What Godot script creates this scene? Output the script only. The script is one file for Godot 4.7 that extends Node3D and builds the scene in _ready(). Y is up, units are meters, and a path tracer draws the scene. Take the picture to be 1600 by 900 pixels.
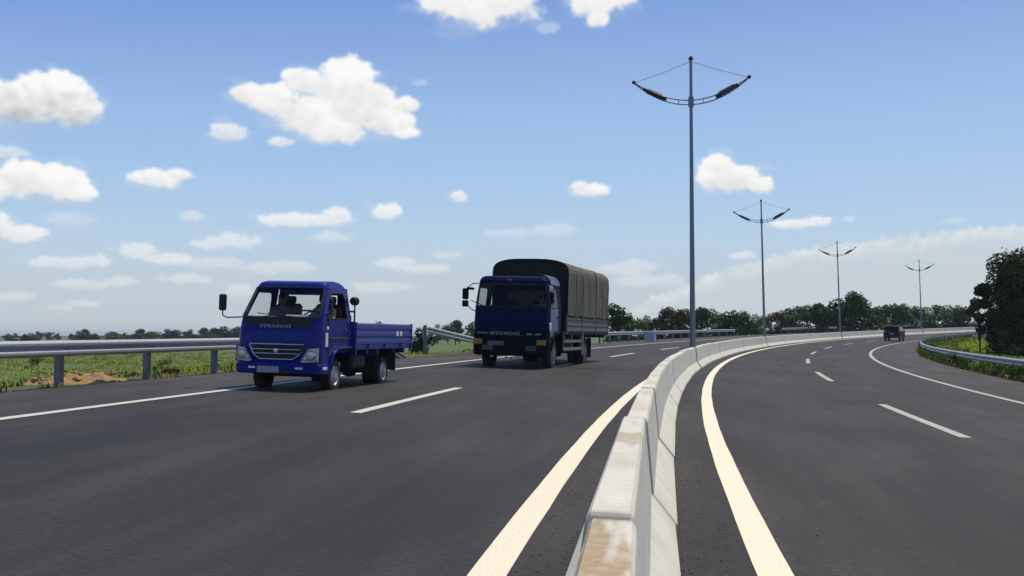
extends Node3D
# A curved two-way expressway seen from beside its concrete median barrier. One unit is one metre; s runs along the median, o to the right of it.

const BANK := 0.0364
const CAM_HEIGHT := 1.29
var path_x := PackedFloat32Array()
var path_z := PackedFloat32Array()
var path_a := PackedFloat32Array()
var used := {}
var rng := RandomNumberGenerator.new()

func _ready():
	rng.seed = 7
	# ---- camera
	var cam := Camera3D.new()
	cam.name = "camera"
	cam.fov = 29.28
	cam.near = 0.05
	cam.far = 9000.0
	cam.position = Vector3(0, CAM_HEIGHT, 0)
	cam.rotation_degrees.x = 2.445
	add_child(cam)
	cam.current = true
	# ---- sky, sun, exposure
	var env := Environment.new()
	env.background_mode = Environment.BG_SKY
	var sky := Sky.new()
	var pano := PanoramaSkyMaterial.new()
	pano.panorama = sky_texture()
	sky.sky_material = pano
	env.sky = sky
	env.background_energy_multiplier = 1.0
	env.tonemap_mode = Environment.TONE_MAPPER_LINEAR
	env.tonemap_exposure = 1.0
	env.sdfgi_enabled = true
	env.ssao_enabled = true
	env.ssil_enabled = true
	env.fog_enabled = true
	env.fog_density = 0.00022
	env.fog_light_color = Color(0.78, 0.84, 0.90)
	var we := WorldEnvironment.new()
	we.name = "world_environment"
	we.environment = env
	add_child(we)
	var sun := DirectionalLight3D.new()
	sun.name = "sun"
	sun.light_energy = 1.2
	sun.light_color = Color(1.0, 0.945, 0.84)
	sun.light_angular_distance = 0.5
	sun.shadow_enabled = true
	add_child(sun)
	var az := deg_to_rad(38.0)
	var el := deg_to_rad(64.0)
	var to_sun := Vector3(sin(az) * cos(el), sin(el), -cos(az) * cos(el))
	sun.look_at_from_position(to_sun * 50.0, Vector3.ZERO, Vector3.UP)

	make_path()
	build_ground()
	build_road()
	build_barriers()
	build_guardrails()
	build_lamps()
	build_small_truck()
	build_big_truck()
	build_car()
	build_trees()
	build_plants()
	build_small_things()

# ------------------------------------------------------------------ helpers
func numbered(parent: Node, called: String) -> String:
	var key := str(parent.get_instance_id()) + called
	var n: int = used.get(key, -1) + 1
	used[key] = n
	return called if n == 0 else "%s_%03d" % [called, n]

func thing(called: String, label: String, category: String, xf: Transform3D, group := "") -> Node3D:
	var o := Node3D.new()
	o.name = numbered(self, called)
	o.transform = xf
	add_child(o, true)
	return tag(o, label, category, group)

func tag(o: Node3D, label: String, category: String, group := "") -> Node3D:
	if label: o.set_meta("label", label)
	if category: o.set_meta("category", category)
	if group: o.set_meta("group", group)
	return o

func put(called: String, mesh: Mesh, m: Material, parent: Node = self, xf := Transform3D.IDENTITY) -> MeshInstance3D:
	var o := MeshInstance3D.new()
	o.name = numbered(parent, called)
	o.mesh = mesh
	if m: o.material_override = m
	o.transform = xf
	parent.add_child(o, true)
	return o

func st_new() -> SurfaceTool:
	var st := SurfaceTool.new()
	st.begin(Mesh.PRIMITIVE_TRIANGLES)
	return st

func part(called: String, st: SurfaceTool, m: Material, parent: Node = self, xf := Transform3D.IDENTITY) -> MeshInstance3D:
	return put(called, st.commit(), m, parent, xf)

func nth(n: int) -> String:
	return ["zeroth", "first", "second", "third", "fourth", "fifth", "sixth", "seventh", "eighth", "ninth", "tenth", "eleventh", "twelfth", "thirteenth", "fourteenth", "fifteenth", "sixteenth", "seventeenth", "eighteenth", "nineteenth", "twentieth"][clampi(n, 0, 20)]

func struct(o: Node3D) -> Node3D:
	o.set_meta("kind", "structure")
	return o

func lin(r: float, g: float, b: float) -> Color:
	return Color(r, g, b).linear_to_srgb()

func mat(c: Color, rough := 0.6, metal := 0.0, coat := 0.0) -> StandardMaterial3D:
	var m := StandardMaterial3D.new()
	m.albedo_color = c
	m.roughness = rough
	m.metallic = metal
	if coat > 0.0:
		m.clearcoat_enabled = true
		m.clearcoat = coat
		m.clearcoat_roughness = 0.08
	return m

func glass(c: Color, a: float) -> StandardMaterial3D:
	var m := StandardMaterial3D.new()
	m.albedo_color = Color(c.r, c.g, c.b, a)
	m.transparency = BaseMaterial3D.TRANSPARENCY_ALPHA
	m.roughness = 0.04
	m.metallic_specular = 0.28
	return m

func noise_tex(size: int, freq: float, octaves: int, stops: Array, seed_: int, kind := FastNoiseLite.TYPE_SIMPLEX_SMOOTH) -> NoiseTexture2D:
	var n := FastNoiseLite.new()
	n.noise_type = kind
	n.frequency = freq
	n.fractal_octaves = octaves
	n.seed = seed_
	var g := Gradient.new()
	var off := PackedFloat32Array()
	var col := PackedColorArray()
	for s in stops:
		off.append(s[0])
		col.append(s[1])
	g.offsets = off
	g.colors = col
	var t := NoiseTexture2D.new()
	t.width = size
	t.height = size
	t.seamless = true
	t.noise = n
	t.color_ramp = g
	return t

func normal_tex(size: int, freq: float, strength: float, seed_: int) -> NoiseTexture2D:
	var n := FastNoiseLite.new()
	n.frequency = freq
	n.fractal_octaves = 3
	n.seed = seed_
	var t := NoiseTexture2D.new()
	t.width = size
	t.height = size
	t.seamless = true
	t.as_normal_map = true
	t.bump_strength = strength
	t.noise = n
	return t

# a, b, c, d run counter-clockwise seen from outside
func q(st: SurfaceTool, a: Vector3, b: Vector3, c: Vector3, d: Vector3):
	var n := (b - a).cross(c - a)
	if n.length_squared() < 1e-14: n = (c - a).cross(d - a)
	n = n.normalized()
	for v in [a, c, b, a, d, c]:
		st.set_normal(n)
		st.add_vertex(v)

func tri(st: SurfaceTool, a: Vector3, b: Vector3, c: Vector3):
	var n := (b - a).cross(c - a).normalized()
	for v in [a, c, b]:
		st.set_normal(n)
		st.add_vertex(v)

# a box with chamfered edges
func bx(st: SurfaceTool, at: Vector3, size: Vector3, bevel := 0.0, basis := Basis.IDENTITY):
	var h := size * 0.5
	var b: float = minf(bevel, minf(h.x, minf(h.y, h.z)) * 0.9)
	var f := func(v: Vector3) -> Vector3: return at + basis * v
	for ax in 3:
		var u := (ax + 1) % 3
		var w := (ax + 2) % 3
		for sg in [-1.0, 1.0]:
			var pts := []
			for k in [[-1, -1], [1, -1], [1, 1], [-1, 1]]:
				var v := Vector3.ZERO
				v[ax] = sg * h[ax]
				v[u] = k[0] * (h[u] - b)
				v[w] = k[1] * (h[w] - b)
				pts.append(f.call(v))
			if sg > 0: q(st, pts[0], pts[1], pts[2], pts[3])
			else: q(st, pts[3], pts[2], pts[1], pts[0])
	if b <= 0.0: return
	for ax in 3:
		var u := (ax + 1) % 3
		var w := (ax + 2) % 3
		for su in [-1.0, 1.0]:
			for sw in [-1.0, 1.0]:
				var pts := []
				for k in [[-1, 0], [1, 0], [1, 1], [-1, 1]]:
					var v := Vector3.ZERO
					v[ax] = k[0] * (h[ax] - b)
					v[u] = su * (h[u] - (b if k[1] else 0.0))
					v[w] = sw * (h[w] - (0.0 if k[1] else b))
					pts.append(f.call(v))
				if su * sw > 0: q(st, pts[3], pts[2], pts[1], pts[0])
				else: q(st, pts[0], pts[1], pts[2], pts[3])
	for sx in [-1.0, 1.0]:
		for sy in [-1.0, 1.0]:
			for sz in [-1.0, 1.0]:
				var p: Vector3 = f.call(Vector3(sx * h.x, sy * (h.y - b), sz * (h.z - b)))
				var r: Vector3 = f.call(Vector3(sx * (h.x - b), sy * h.y, sz * (h.z - b)))
				var t: Vector3 = f.call(Vector3(sx * (h.x - b), sy * (h.y - b), sz * h.z))
				if sx * sy * sz > 0: tri(st, p, r, t)
				else: tri(st, p, t, r)

# a round tube through points; r is one radius or one per point
func tube(st: SurfaceTool, pts: Array, r, sides := 8, cap := true):
	var rings := []
	var nrm := []
	var up := Vector3.UP
	for i in pts.size():
		var d: Vector3 = (pts[mini(i + 1, pts.size() - 1)] - pts[maxi(i - 1, 0)]).normalized()
		var ref := up if absf(d.dot(up)) < 0.95 else Vector3.RIGHT
		var e := d.cross(ref).normalized()
		var g := e.cross(d).normalized()
		var rad: float = r[i] if r is Array else r
		var ring := []
		var ns := []
		for k in sides:
			var a := TAU * k / sides
			var n := e * cos(a) + g * sin(a)
			ring.append(pts[i] + n * rad)
			ns.append(n)
		rings.append(ring)
		nrm.append(ns)
	for i in pts.size() - 1:
		for k in sides:
			var k2 := (k + 1) % sides
			var vs := [rings[i][k], rings[i][k2], rings[i + 1][k2], rings[i + 1][k]]
			var ns := [nrm[i][k], nrm[i][k2], nrm[i + 1][k2], nrm[i + 1][k]]
			for j in [0, 1, 2, 0, 2, 3]:
				st.set_normal(ns[j])
				st.add_vertex(vs[j])
	if cap:
		for e in [0, pts.size() - 1]:
			for k in range(1, sides - 1):
				if e == 0: tri(st, rings[e][0], rings[e][k + 1], rings[e][k])
				else: tri(st, rings[e][0], rings[e][k], rings[e][k + 1])

# a turned shape round the local x axis: profile of (radius, x)
func lathe_x(st: SurfaceTool, at: Vector3, prof: Array, n := 28, side := 1.0):
	for i in prof.size() - 1:
		var p: Vector2 = prof[i]
		var r: Vector2 = prof[i + 1]
		var t := (r - p).normalized()
		var nr := t.y * side
		var nx := -t.x * side
		for k in n:
			var a0 := TAU * k / n
			var a1 := TAU * (k + 1) / n
			var vs := []
			var ns := []
			for e in [[p, a0], [p, a1], [r, a1], [r, a0]]:
				vs.append(at + Vector3(e[0].y, cos(e[1]) * e[0].x, sin(e[1]) * e[0].x))
				ns.append(Vector3(nx, cos(e[1]) * nr, sin(e[1]) * nr))
			for j in ([0, 2, 1, 0, 3, 2] if side > 0.0 else [0, 1, 2, 0, 2, 3]):
				st.set_normal(ns[j])
				st.add_vertex(vs[j])

# a flat polygon laid through a mapping from 2-D to 3-D
func sheet(st: SurfaceTool, poly: PackedVector2Array, map: Callable, flip := false):
	var idx := Geometry2D.triangulate_polygon(poly)
	for i in range(0, idx.size(), 3):
		var a: Vector3 = map.call(poly[idx[i]])
		var b: Vector3 = map.call(poly[idx[i + 1]])
		var c: Vector3 = map.call(poly[idx[i + 2]])
		if flip: tri(st, a, c, b)
		else: tri(st, a, b, c)

# ------------------------------------------------------------------ the road's course
func make_path():
	var x := 0.0
	var z := 0.0
	var n := 940
	var i0 := 80
	for i in n:
		path_x.append(x)
		path_z.append(z)
		var s := (i - i0) * 0.5
		path_a.append(heading(s))
		var m := heading(s + 0.25)
		x += sin(m) * 0.5
		z += cos(m) * 0.5
	var ox := path_x[i0] + 0.1246
	var oz := path_z[i0]
	for i in n:
		path_x[i] -= ox
		path_z[i] -= oz

func heading(s: float) -> float:
	return 0.1148 + 0.002558 * s + 0.5 * 3.7e-6 * s * s

func rise(s: float) -> float:
	if s < 0: return 0.002209 * s
	if s > 260.0: return rise(260.0) + (s - 260.0) * 0.012
	return 0.002209 * s + 3.609e-5 * s * s

func W(s: float, o: float, y := 0.0) -> Vector3:
	var u := clampf((s + 40.0) * 2.0, 0.0, 938.0)
	var i := int(u)
	var f := u - i
	var a := lerpf(path_a[i], path_a[i + 1], f)
	var ob := clampf(o, -11.5, 12.0)
	return Vector3(lerpf(path_x[i], path_x[i + 1], f) + o * cos(a), y + rise(s) - BANK * ob, -lerpf(path_z[i], path_z[i + 1], f) + o * sin(a))

func along(s: float, o: float, y := 0.0) -> Transform3D:   # upright, -z onwards along the road
	return Transform3D(Basis(Vector3.UP, -heading(s)), W(s, o, y))

# a strip of the road's course between two offsets; uv in metres
func ribbon(st: SurfaceTool, s0: float, s1: float, step: float, o0: float, o1: float, y: float, wob := 0.0, cuts := 1):
	var n := maxi(1, int(ceil((s1 - s0) / step)))
	var noise := FastNoiseLite.new()
	noise.seed = int(o0 * 100) + 5
	noise.frequency = 0.35
	for i in n:
		var a := lerpf(s0, s1, float(i) / n)
		var b := lerpf(s0, s1, float(i + 1) / n)
		for c in cuts:
			var l := lerpf(o0, o1, float(c) / cuts)
			var r := lerpf(o0, o1, float(c + 1) / cuts)
			var la := l + wob * noise.get_noise_2d(a, 0)
			var lb := l + wob * noise.get_noise_2d(b, 0)
			var ra := r + wob * noise.get_noise_2d(a, 50)
			var rb := r + wob * noise.get_noise_2d(b, 50)
			var vs := [W(a, la, y), W(a, ra, y), W(b, rb, y), W(b, lb, y)]
			var uv := [Vector2(la, a), Vector2(ra, a), Vector2(rb, b), Vector2(lb, b)]
			for j in [0, 2, 1, 0, 3, 2]:
				st.set_normal(Vector3(BANK, 1, 0).normalized())
				st.set_uv(uv[j])
				st.set_uv2(uv[j])
				st.add_vertex(vs[j])

# ------------------------------------------------------------------ sky
func sky_texture() -> ImageTexture:
	var w := 4096
	var h := 2048
	var stops := [[0.0, Color8(200, 209, 214)], [2.5, Color8(194, 207, 217)], [5.0, Color8(185, 209, 231)], [8.0, Color8(166, 199, 235)], [11.0, Color8(154, 189, 233)], [14.0, Color8(139, 172, 225)], [17.5, Color8(116, 153, 217)], [30.0, Color8(82, 124, 196)], [55.0, Color8(60, 102, 178)], [90.0, Color8(50, 90, 165)]]
	var base := Image.create(128, 1024, false, Image.FORMAT_RGB8)
	for y in 1024:
		var e := 90.0 - (y + 0.5) / 1024.0 * 180.0
		var c: Color = stops[0][1]
		if e > 0:
			for i in stops.size() - 1:
				if e >= stops[i][0] and e <= stops[i + 1][0]:
					c = stops[i][1].lerp(stops[i + 1][1], (e - stops[i][0]) / (stops[i + 1][0] - stops[i][0]))
		for x in 128:   # the sky is paler on the side of the sun
			var az := ((x + 0.5) / 128.0 - 0.5) * 360.0
			var f := (0.5 + 0.5 * cos(deg_to_rad(az - 52.0)))
			base.set_pixel(x, y, c.lerp(Color8(190, 214, 242), clampf((f - 0.62) * 0.62, 0.0, 0.3) * smoothstep(1.0, 8.0, e)))
	base.resize(w, h, Image.INTERPOLATE_BILINEAR)
	var img := Image.create(w, h, false, Image.FORMAT_RGB8)
	img.copy_from(base)
	var n1 := FastNoiseLite.new()
	n1.seed = 3
	n1.frequency = 0.55
	n1.fractal_octaves = 5
	n1.fractal_gain = 0.55
	var n2 := FastNoiseLite.new()
	n2.seed = 11
	n2.frequency = 0.9
	n2.fractal_octaves = 5
	n2.fractal_gain = 0.6
	# thin haze and the long bank of cloud low on the right (azimuth, elevation of its upper edge)
	var rim := [[2.0, -1.0], [6.6, 1.6], [9.9, 3.06], [13.1, 3.95], [15.6, 4.5], [17.8, 4.7], [20.7, 4.93], [22.8, 5.15], [25.0, 5.2], [30.0, 5.4], [36.0, 4.4], [42.0, 1.5], [46.0, -1.0]]
	cloud_bank(img, rim, n1)
	for c in clouds():
		cloud(img, c[2], c[0], c[1], n1, n2)
	# the rest of the sky goes on in the same way
	cloud_bank(img, rim, n1, 70.0)
	cloud_bank(img, rim, n1, 150.0)
	cloud_bank(img, rim, n1, -130.0)
	var r := RandomNumberGenerator.new()
	r.seed = 21
	for k in 90:
		var a := r.randf_range(32.0, 328.0)
		var e := r.randf_range(2.0, 60.0)
		if k > 60:
			a = r.randf_range(-178.0, 178.0)
			e = r.randf_range(22.0, 62.0)
		var z := 1.0 / cos(deg_to_rad(e))
		var big := 0.35 + e / 22.0 if e < 22.0 else 1.35
		var bl := []
		for j in 4:
			bl.append([a + r.randf_range(-2.4, 2.4) * z * big, e + r.randf_range(-0.5, 0.5) * big, r.randf_range(1.2, 2.6) * z * big, r.randf_range(0.6, 1.2) * big])
		cloud(img, bl, r.randf_range(0.4, 1.0), 0.86, n1, n2)
	# the panorama's seam lies dead ahead: turn it by half
	var turned := Image.create(w, h, false, Image.FORMAT_RGB8)
	turned.blit_rect(img, Rect2i(0, 0, w / 2, h), Vector2i(w / 2, 0))
	turned.blit_rect(img, Rect2i(w / 2, 0, w / 2, h), Vector2i(0, 0))
	return ImageTexture.create_from_image(turned)

func cloud_bank(img: Image, rim: Array, n1: FastNoiseLite, turn := 0.0):
	var w := img.get_width()
	var h := img.get_height()
	for px in range(int((0.5 + 3.0 / 360) * w), int((0.5 + 45.0 / 360) * w)):
		var a := ((px + 0.5) / w - 0.5) * 360.0
		var top := 0.0
		for i in rim.size() - 1:
			if a >= rim[i][0] and a <= rim[i + 1][0]:
				top = lerpf(rim[i][1], rim[i + 1][1], (a - rim[i][0]) / (rim[i + 1][0] - rim[i][0]))
		top += 0.42 * absf(n1.get_noise_2d(a * 1.6, 3.0)) + 0.2 * n1.get_noise_2d(a * 5.0, 9.0) - 0.1
		for py in range(int((0.5 - 7.0 / 180) * h), h / 2):
			var e := 90.0 - (py + 0.5) / h * 180.0
			if e > top + 0.2: continue
			var edge := smoothstep(top + 0.12, top - 0.14, e)
			var k := edge * (0.62 + 0.18 * n1.get_noise_2d(a * 0.5, e * 1.5)) * smoothstep(2.0, 8.0, a)
			var bright := smoothstep(1.1, 0.0, top - e) * (0.6 + 0.8 * n1.get_noise_2d(a * 1.4, e * 3.0))
			var c := Color8(207, 214, 217).lerp(Color8(236, 238, 238), clampf(bright, 0, 1))
			var at := posmod(px + int(turn / 360.0 * w), w)
			img.set_pixel(at, py, img.get_pixel(at, py).lerp(c, clampf(k + bright * 0.25 * edge, 0, 1)))

func cloud(img: Image, blobs: Array, opacity: float, grey: float, n1: FastNoiseLite, n2: FastNoiseLite):
	var w := img.get_width()
	var h := img.get_height()
	var a0 := 1e9
	var a1 := -1e9
	var e0 := 1e9
	var e1 := -1e9
	for b in blobs:
		a0 = minf(a0, b[0] - b[2] * 1.4)
		a1 = maxf(a1, b[0] + b[2] * 1.4)
		e0 = minf(e0, b[1] - b[3] * 1.4)
		e1 = maxf(e1, b[1] + b[3] * 1.4)
	var size := e1 - e0
	var sharp := clampf(size, 0.5, 2.5)
	for px in range(int((0.5 + a0 / 360) * w), int((0.5 + a1 / 360) * w) + 1):
		for py in range(int((90.0 - e1) / 180 * h), int((90.0 - e0) / 180 * h) + 1):
			var a := ((px + 0.5) / w - 0.5) * 360.0
			var e := 90.0 - (py + 0.5) / h * 180.0
			var sc := 1.5 / sharp
			var f := n1.get_noise_2d(a * sc, e * 1.25 * sc)
			var g := n2.get_noise_2d(a * sc * 2.2 + 40, e * sc * 2.8)
			var best := -1.0
			var lift := 0.0
			var sum := 0.0
			for b in blobs:
				var dx: float = (a - b[0]) / b[2]
				var dy: float = (e - b[1]) / b[3]
				if dy < 0: dy *= 1.12
				var d: float = 1.0 - sqrt(dx * dx + dy * dy)
				if d > -0.5:
					var wt: float = exp(6.0 * d)
					lift += wt * clampf(dy, -1.2, 1.2)
					sum += wt
				best = maxf(best, d)
			if best < -0.6: continue
			lift = lift / maxf(sum, 1e-6)
			var dens := best * 1.05 + 0.12 + 0.50 * f + 0.24 * g
			var soft := lerpf(0.27, 0.62, smoothstep(0.2, -0.7, lift))
			var k := smoothstep(-0.04, soft + 0.2 * (1.0 - opacity), dens) * opacity
			var veil := smoothstep(-0.42, 0.25, best + 0.9 * n1.get_noise_2d(a * sc * 0.7 + 90, e * sc * 2.4)) * 0.20 * opacity
			k = maxf(k, veil)
			if k <= 0.003: continue
			var light := clampf(0.70 + 0.50 * lift + 0.45 * f + 0.28 * g, 0.0, 1.0)
			var c := Color(grey, grey * 1.005, grey * 1.01).lerp(Color(0.985, 0.985, 0.98), light)
			img.set_pixel(posmod(px, w), py, img.get_pixel(posmod(px, w), py).lerp(c, k))

func clouds() -> Array:
	return [
		[1.00, 0.72, [[-24.27, 10.82, 1.69, 1.18], [-23.01, 11.32, 1.73, 1.19], [-21.71, 10.93, 1.11, 1.03], [-25.92, 10.68, 1.65, 1.40]]],
		[1.00, 0.85, [[-13.66, 12.05, 1.02, 0.63], [-12.22, 11.58, 1.55, 0.76], [-10.61, 11.17, 1.96, 1.15], [-8.75, 12.75, 1.85, 1.22], [-10.5, 12.75, 1.3, 0.75], [-7.4, 12.1, 1.5, 0.9], [-12.4, 12.0, 1.2, 0.6], [-8.00, 11.51, 2.48, 1.03], [-6.51, 10.90, 1.53, 0.90], [-9.30, 10.41, 1.97, 0.71], [-5.52, 11.79, 0.80, 0.45], [-5.68, 10.33, 0.73, 0.32], [-11.21, 13.05, 0.65, 0.38]]],
		[0.75, 0.85, [[-14.59, 10.12, 1.01, 0.57], [-11.89, 9.78, 0.58, 0.29]]],
		[1.00, 0.84, [[-23.93, 7.34, 1.41, 0.90], [-22.45, 7.17, 1.30, 0.92], [-21.58, 6.79, 0.70, 0.46], [-25.44, 7.01, 1.10, 0.72]]],
		[0.60, 0.85, [[-24.73, 8.55, 0.89, 0.36]]],
		[0.95, 0.86, [[-17.95, 7.66, 1.34, 0.50], [-16.95, 7.93, 0.74, 0.38]]],
		[0.85, 0.86, [[-24.16, 4.78, 1.12, 0.55], [-25.27, 5.16, 1.10, 0.66]]],
		[0.80, 0.88, [[-10.89, 5.83, 2.34, 0.39], [-9.11, 6.02, 0.91, 0.46]]],
		[0.40, 0.90, [[-9.43, 4.97, 0.98, 0.33]]],
		[0.85, 0.88, [[-6.55, 6.32, 0.92, 0.46]]],
		[0.80, 0.88, [[-2.74, 7.18, 0.47, 0.33]]],
		[0.95, 0.88, [[4.01, 7.44, 0.93, 0.43], [3.61, 7.67, 0.50, 0.33]]],
		[0.30, 0.90, [[2.17, 5.43, 1.33, 0.40], [0.00, 5.27, 1.34, 0.27]]],
		[1.00, 0.88, [[-1.68, 16.84, 2.96, 1.36], [-3.36, 17.00, 1.55, 0.93], [0.00, 17.22, 1.35, 1.18], [-1.69, 18.63, 4.05, 1.52]]],
		[1.00, 0.88, [[4.37, 17.05, 1.67, 0.99], [4.53, 16.04, 0.67, 0.63], [6.04, 17.13, 0.67, 0.49], [4.38, 18.28, 2.01, 1.22]]],
		[1.00, 0.86, [[11.39, 7.83, 1.53, 0.84], [10.65, 8.53, 0.97, 0.71], [12.67, 7.54, 0.82, 0.52], [10.19, 7.96, 0.65, 0.78]]],
		[0.85, 0.88, [[14.54, 5.55, 1.24, 0.26], [15.63, 5.68, 0.62, 0.29]]],
		[0.40, 0.90, [[17.02, 5.74, 0.30, 0.16]]],
		[0.55, 0.90, [[-22.45, 3.43, 1.50, 0.34], [-20.72, 3.59, 0.88, 0.31]]],
		[0.60, 0.90, [[-18.81, 4.14, 1.08, 0.47], [-17.39, 3.76, 1.22, 0.35]]],
		[0.40, 0.90, [[-19.53, 2.62, 0.89, 0.31], [-16.52, 2.76, 1.29, 0.29], [-21.28, 2.43, 1.46, 0.28]]],
		[0.55, 0.90, [[-14.22, 4.69, 1.51, 0.42], [-15.31, 4.48, 0.94, 0.29]]],
		[0.35, 0.90, [[-12.15, 3.37, 1.92, 0.42], [-15.30, 3.58, 1.88, 0.35]]],
		[0.45, 0.90, [[-5.98, 3.69, 1.16, 0.36], [-4.66, 3.43, 1.33, 0.30]]],
		[0.30, 0.90, [[-6.63, 2.43, 1.98, 0.30], [-3.33, 4.10, 0.83, 0.27]]],
		[0.35, 0.90, [[-24.39, 1.77, 1.00, 0.27], [-22.41, 1.28, 0.86, 0.18], [-21.27, 1.50, 0.87, 0.19]]],
		[0.50, 0.90, [[11.84, 4.02, 0.76, 0.23]]],
		[0.35, 0.92, [[5.98, 3.42, 1.64, 0.46], [6.96, 2.76, 1.96, 0.40]]],
		[0.40, 0.90, [[-13.88, 2.21, 0.82, 0.39]]],
		[0.45, 0.90, [[-16.25, 5.92, 0.68, 0.32]]],
		[0.25, 0.90, [[-21.91, 5.51, 1.16, 0.43]]],
		[0.25, 0.92, [[21.91, 5.51, 0.72, 0.15]]],
		[0.30, 0.95, [[-4.86, 12.93, 0.47, 0.16]]],
		[0.35, 0.95, [[1.85, 15.67, 0.74, 0.31]]],
	]

# ------------------------------------------------------------------ ground
func build_ground():
	var m := mat(lin(1, 1, 1), 0.95)
	m.albedo_texture = noise_tex(1024, 0.012, 5, [[0.0, lin(0.055, 0.10, 0.012)], [0.4, lin(0.11, 0.19, 0.018)], [0.6, lin(0.16, 0.23, 0.026)], [0.85, lin(0.21, 0.23, 0.045)], [1.0, lin(0.22, 0.18, 0.07)]], 5)
	m.uv1_triplanar = true
	m.uv1_world_triplanar = true
	m.uv1_scale = Vector3.ONE * 0.022
	m.detail_enabled = true
	m.detail_blend_mode = BaseMaterial3D.BLEND_MODE_MUL
	m.detail_uv_layer = BaseMaterial3D.DETAIL_UV_2
	m.uv2_triplanar = true
	m.uv2_world_triplanar = true
	m.uv2_scale = Vector3.ONE * 0.35
	m.detail_albedo = noise_tex(512, 0.03, 4, [[0.0, Color(0.55, 0.55, 0.5)], [1.0, Color(1, 1, 1)]], 8)
	m.detail_mask = flat_tex(Color.WHITE)
	# one sheet, finer near the road
	var st := st_new()
	var rings := [0.0, 20.0, 45.0, 80.0, 130.0, 200.0, 320.0, 520.0, 900.0, 1800.0, 4500.0]
	var noise := FastNoiseLite.new()
	noise.seed = 2
	noise.frequency = 0.02
	var c := Vector3(10, 0, -70)
	var n := 72
	var at := func(r: float, k: int) -> Vector3:
		var a := TAU * k / n
		var p := c + Vector3(cos(a), 0, sin(a)) * r
		p.y = -0.72 + 0.12 * noise.get_noise_2d(p.x, p.z)
		return p
	for i in rings.size() - 1:
		for k in n:
			q(st, at.call(rings[i], k), at.call(rings[i], k + 1), at.call(rings[i + 1], k + 1), at.call(rings[i + 1], k))
	struct(part("ground", st, m))
	# the grassed edge of the road on either side, falling to the fields
	var vm: StandardMaterial3D = m.duplicate()
	vm.albedo_texture = noise_tex(1024, 0.02, 5, [[0.0, lin(0.06, 0.09, 0.014)], [0.4, lin(0.11, 0.15, 0.025)], [0.6, lin(0.17, 0.16, 0.05)], [0.85, lin(0.24, 0.17, 0.09)], [1.0, lin(0.28, 0.2, 0.12)]], 15)
	vm.uv1_scale = Vector3.ONE * 0.12
	for side in [-1.0, 1.0]:
		var offs := [9.94, 10.6, 11.3, 12.6, 14.5, 18.0] if side < 0 else [10.62, 11.4, 13.0, 15.5, 18.5, 23.0]
		var s2 := st_new()
		var s := -38.0
		while s < 400.0:
			var nx := s + 4.0
			for i in offs.size() - 1:
				var v := []
				for e in [[s, i], [nx, i], [nx, i + 1], [s, i + 1]]:
					v.append(verge_point(e[0], side * offs[e[1]], e[1], offs.size() - 1, noise))
				if side > 0: q(s2, v[0], v[3], v[2], v[1])
				else: q(s2, v[0], v[1], v[2], v[3])
			s = nx
		struct(part("verge", s2, vm))

func verge_point(s: float, o: float, i: int, last: int, noise: FastNoiseLite) -> Vector3:
	var p := W(s, o, -0.015)
	if i >= 2: p.y += 0.05 * noise.get_noise_2d(p.x * 9.0, p.z * 9.0)
	var low := -0.95
	var f: float = [0.0, 0.0, 0.04, 0.3, 0.7, 1.0][i]
	if i == 1: p.y += 0.01
	p.y = lerpf(p.y, low, f)
	return p

func flat_tex(c: Color) -> ImageTexture:
	var i := Image.create(4, 4, false, Image.FORMAT_RGB8)
	i.fill(c)
	return ImageTexture.create_from_image(i)

# ------------------------------------------------------------------ road
func asphalt(dark: float, warm: float, seed_: int) -> StandardMaterial3D:
	var m := mat(Color.WHITE, 0.76)
	m.metallic_specular = 0.4
	var a := dark * 0.55
	var b := dark * 1.0
	var c := dark * 1.7
	var t := noise_tex(1024, 0.035, 6, [[0.0, lin(a * warm, a, a / warm)], [0.5, lin(b * warm, b, b / warm)], [0.72, lin(b * 1.25 * warm, b * 1.22, b * 1.18 / warm)], [1.0, lin(c * warm * 1.1, c * 1.05, c / warm)]], seed_)
	(t.noise as FastNoiseLite).fractal_gain = 0.72
	m.albedo_texture = t
	m.uv1_scale = Vector3(1.0 / 5.2, 1.0 / 2.3, 1)
	m.normal_enabled = true
	m.normal_texture = normal_tex(512, 0.12, 3.0, seed_ + 1)
	m.normal_scale = 0.5
	m.detail_enabled = true
	m.detail_blend_mode = BaseMaterial3D.BLEND_MODE_MUL
	m.detail_uv_layer = BaseMaterial3D.DETAIL_UV_2
	m.detail_albedo = road_wear(seed_)
	m.detail_mask = flat_tex(Color.WHITE)
	m.uv2_scale = Vector3(1.0 / 11.0, 1.0 / 46.0, 1)
	return m

# long faint wheel tracks, blotches and scuffs, laid along the lanes
func road_wear(seed_: int) -> ImageTexture:
	var n := FastNoiseLite.new()
	n.seed = seed_
	n.frequency = 0.012
	n.fractal_octaves = 4
	var n3 := FastNoiseLite.new()
	n3.seed = seed_ + 9
	n3.frequency = 0.05
	n3.fractal_octaves = 3
	var big := n.get_seamless_image(512, 512)
	var long := n3.get_seamless_image(512, 512)
	long.resize(512, 2048, Image.INTERPOLATE_CUBIC)
	long = long.get_region(Rect2i(0, 0, 512, 512))
	var img := Image.create(512, 512, false, Image.FORMAT_RGB8)
	for y in 512:
		for x in 512:
			var v := 0.80 + 0.42 * (big.get_pixel(x, y).r - 0.5) + 0.22 * (long.get_pixel(x, y).r - 0.5)
			img.set_pixel(x, y, Color(v, v, v))
	return ImageTexture.create_from_image(img)

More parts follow.
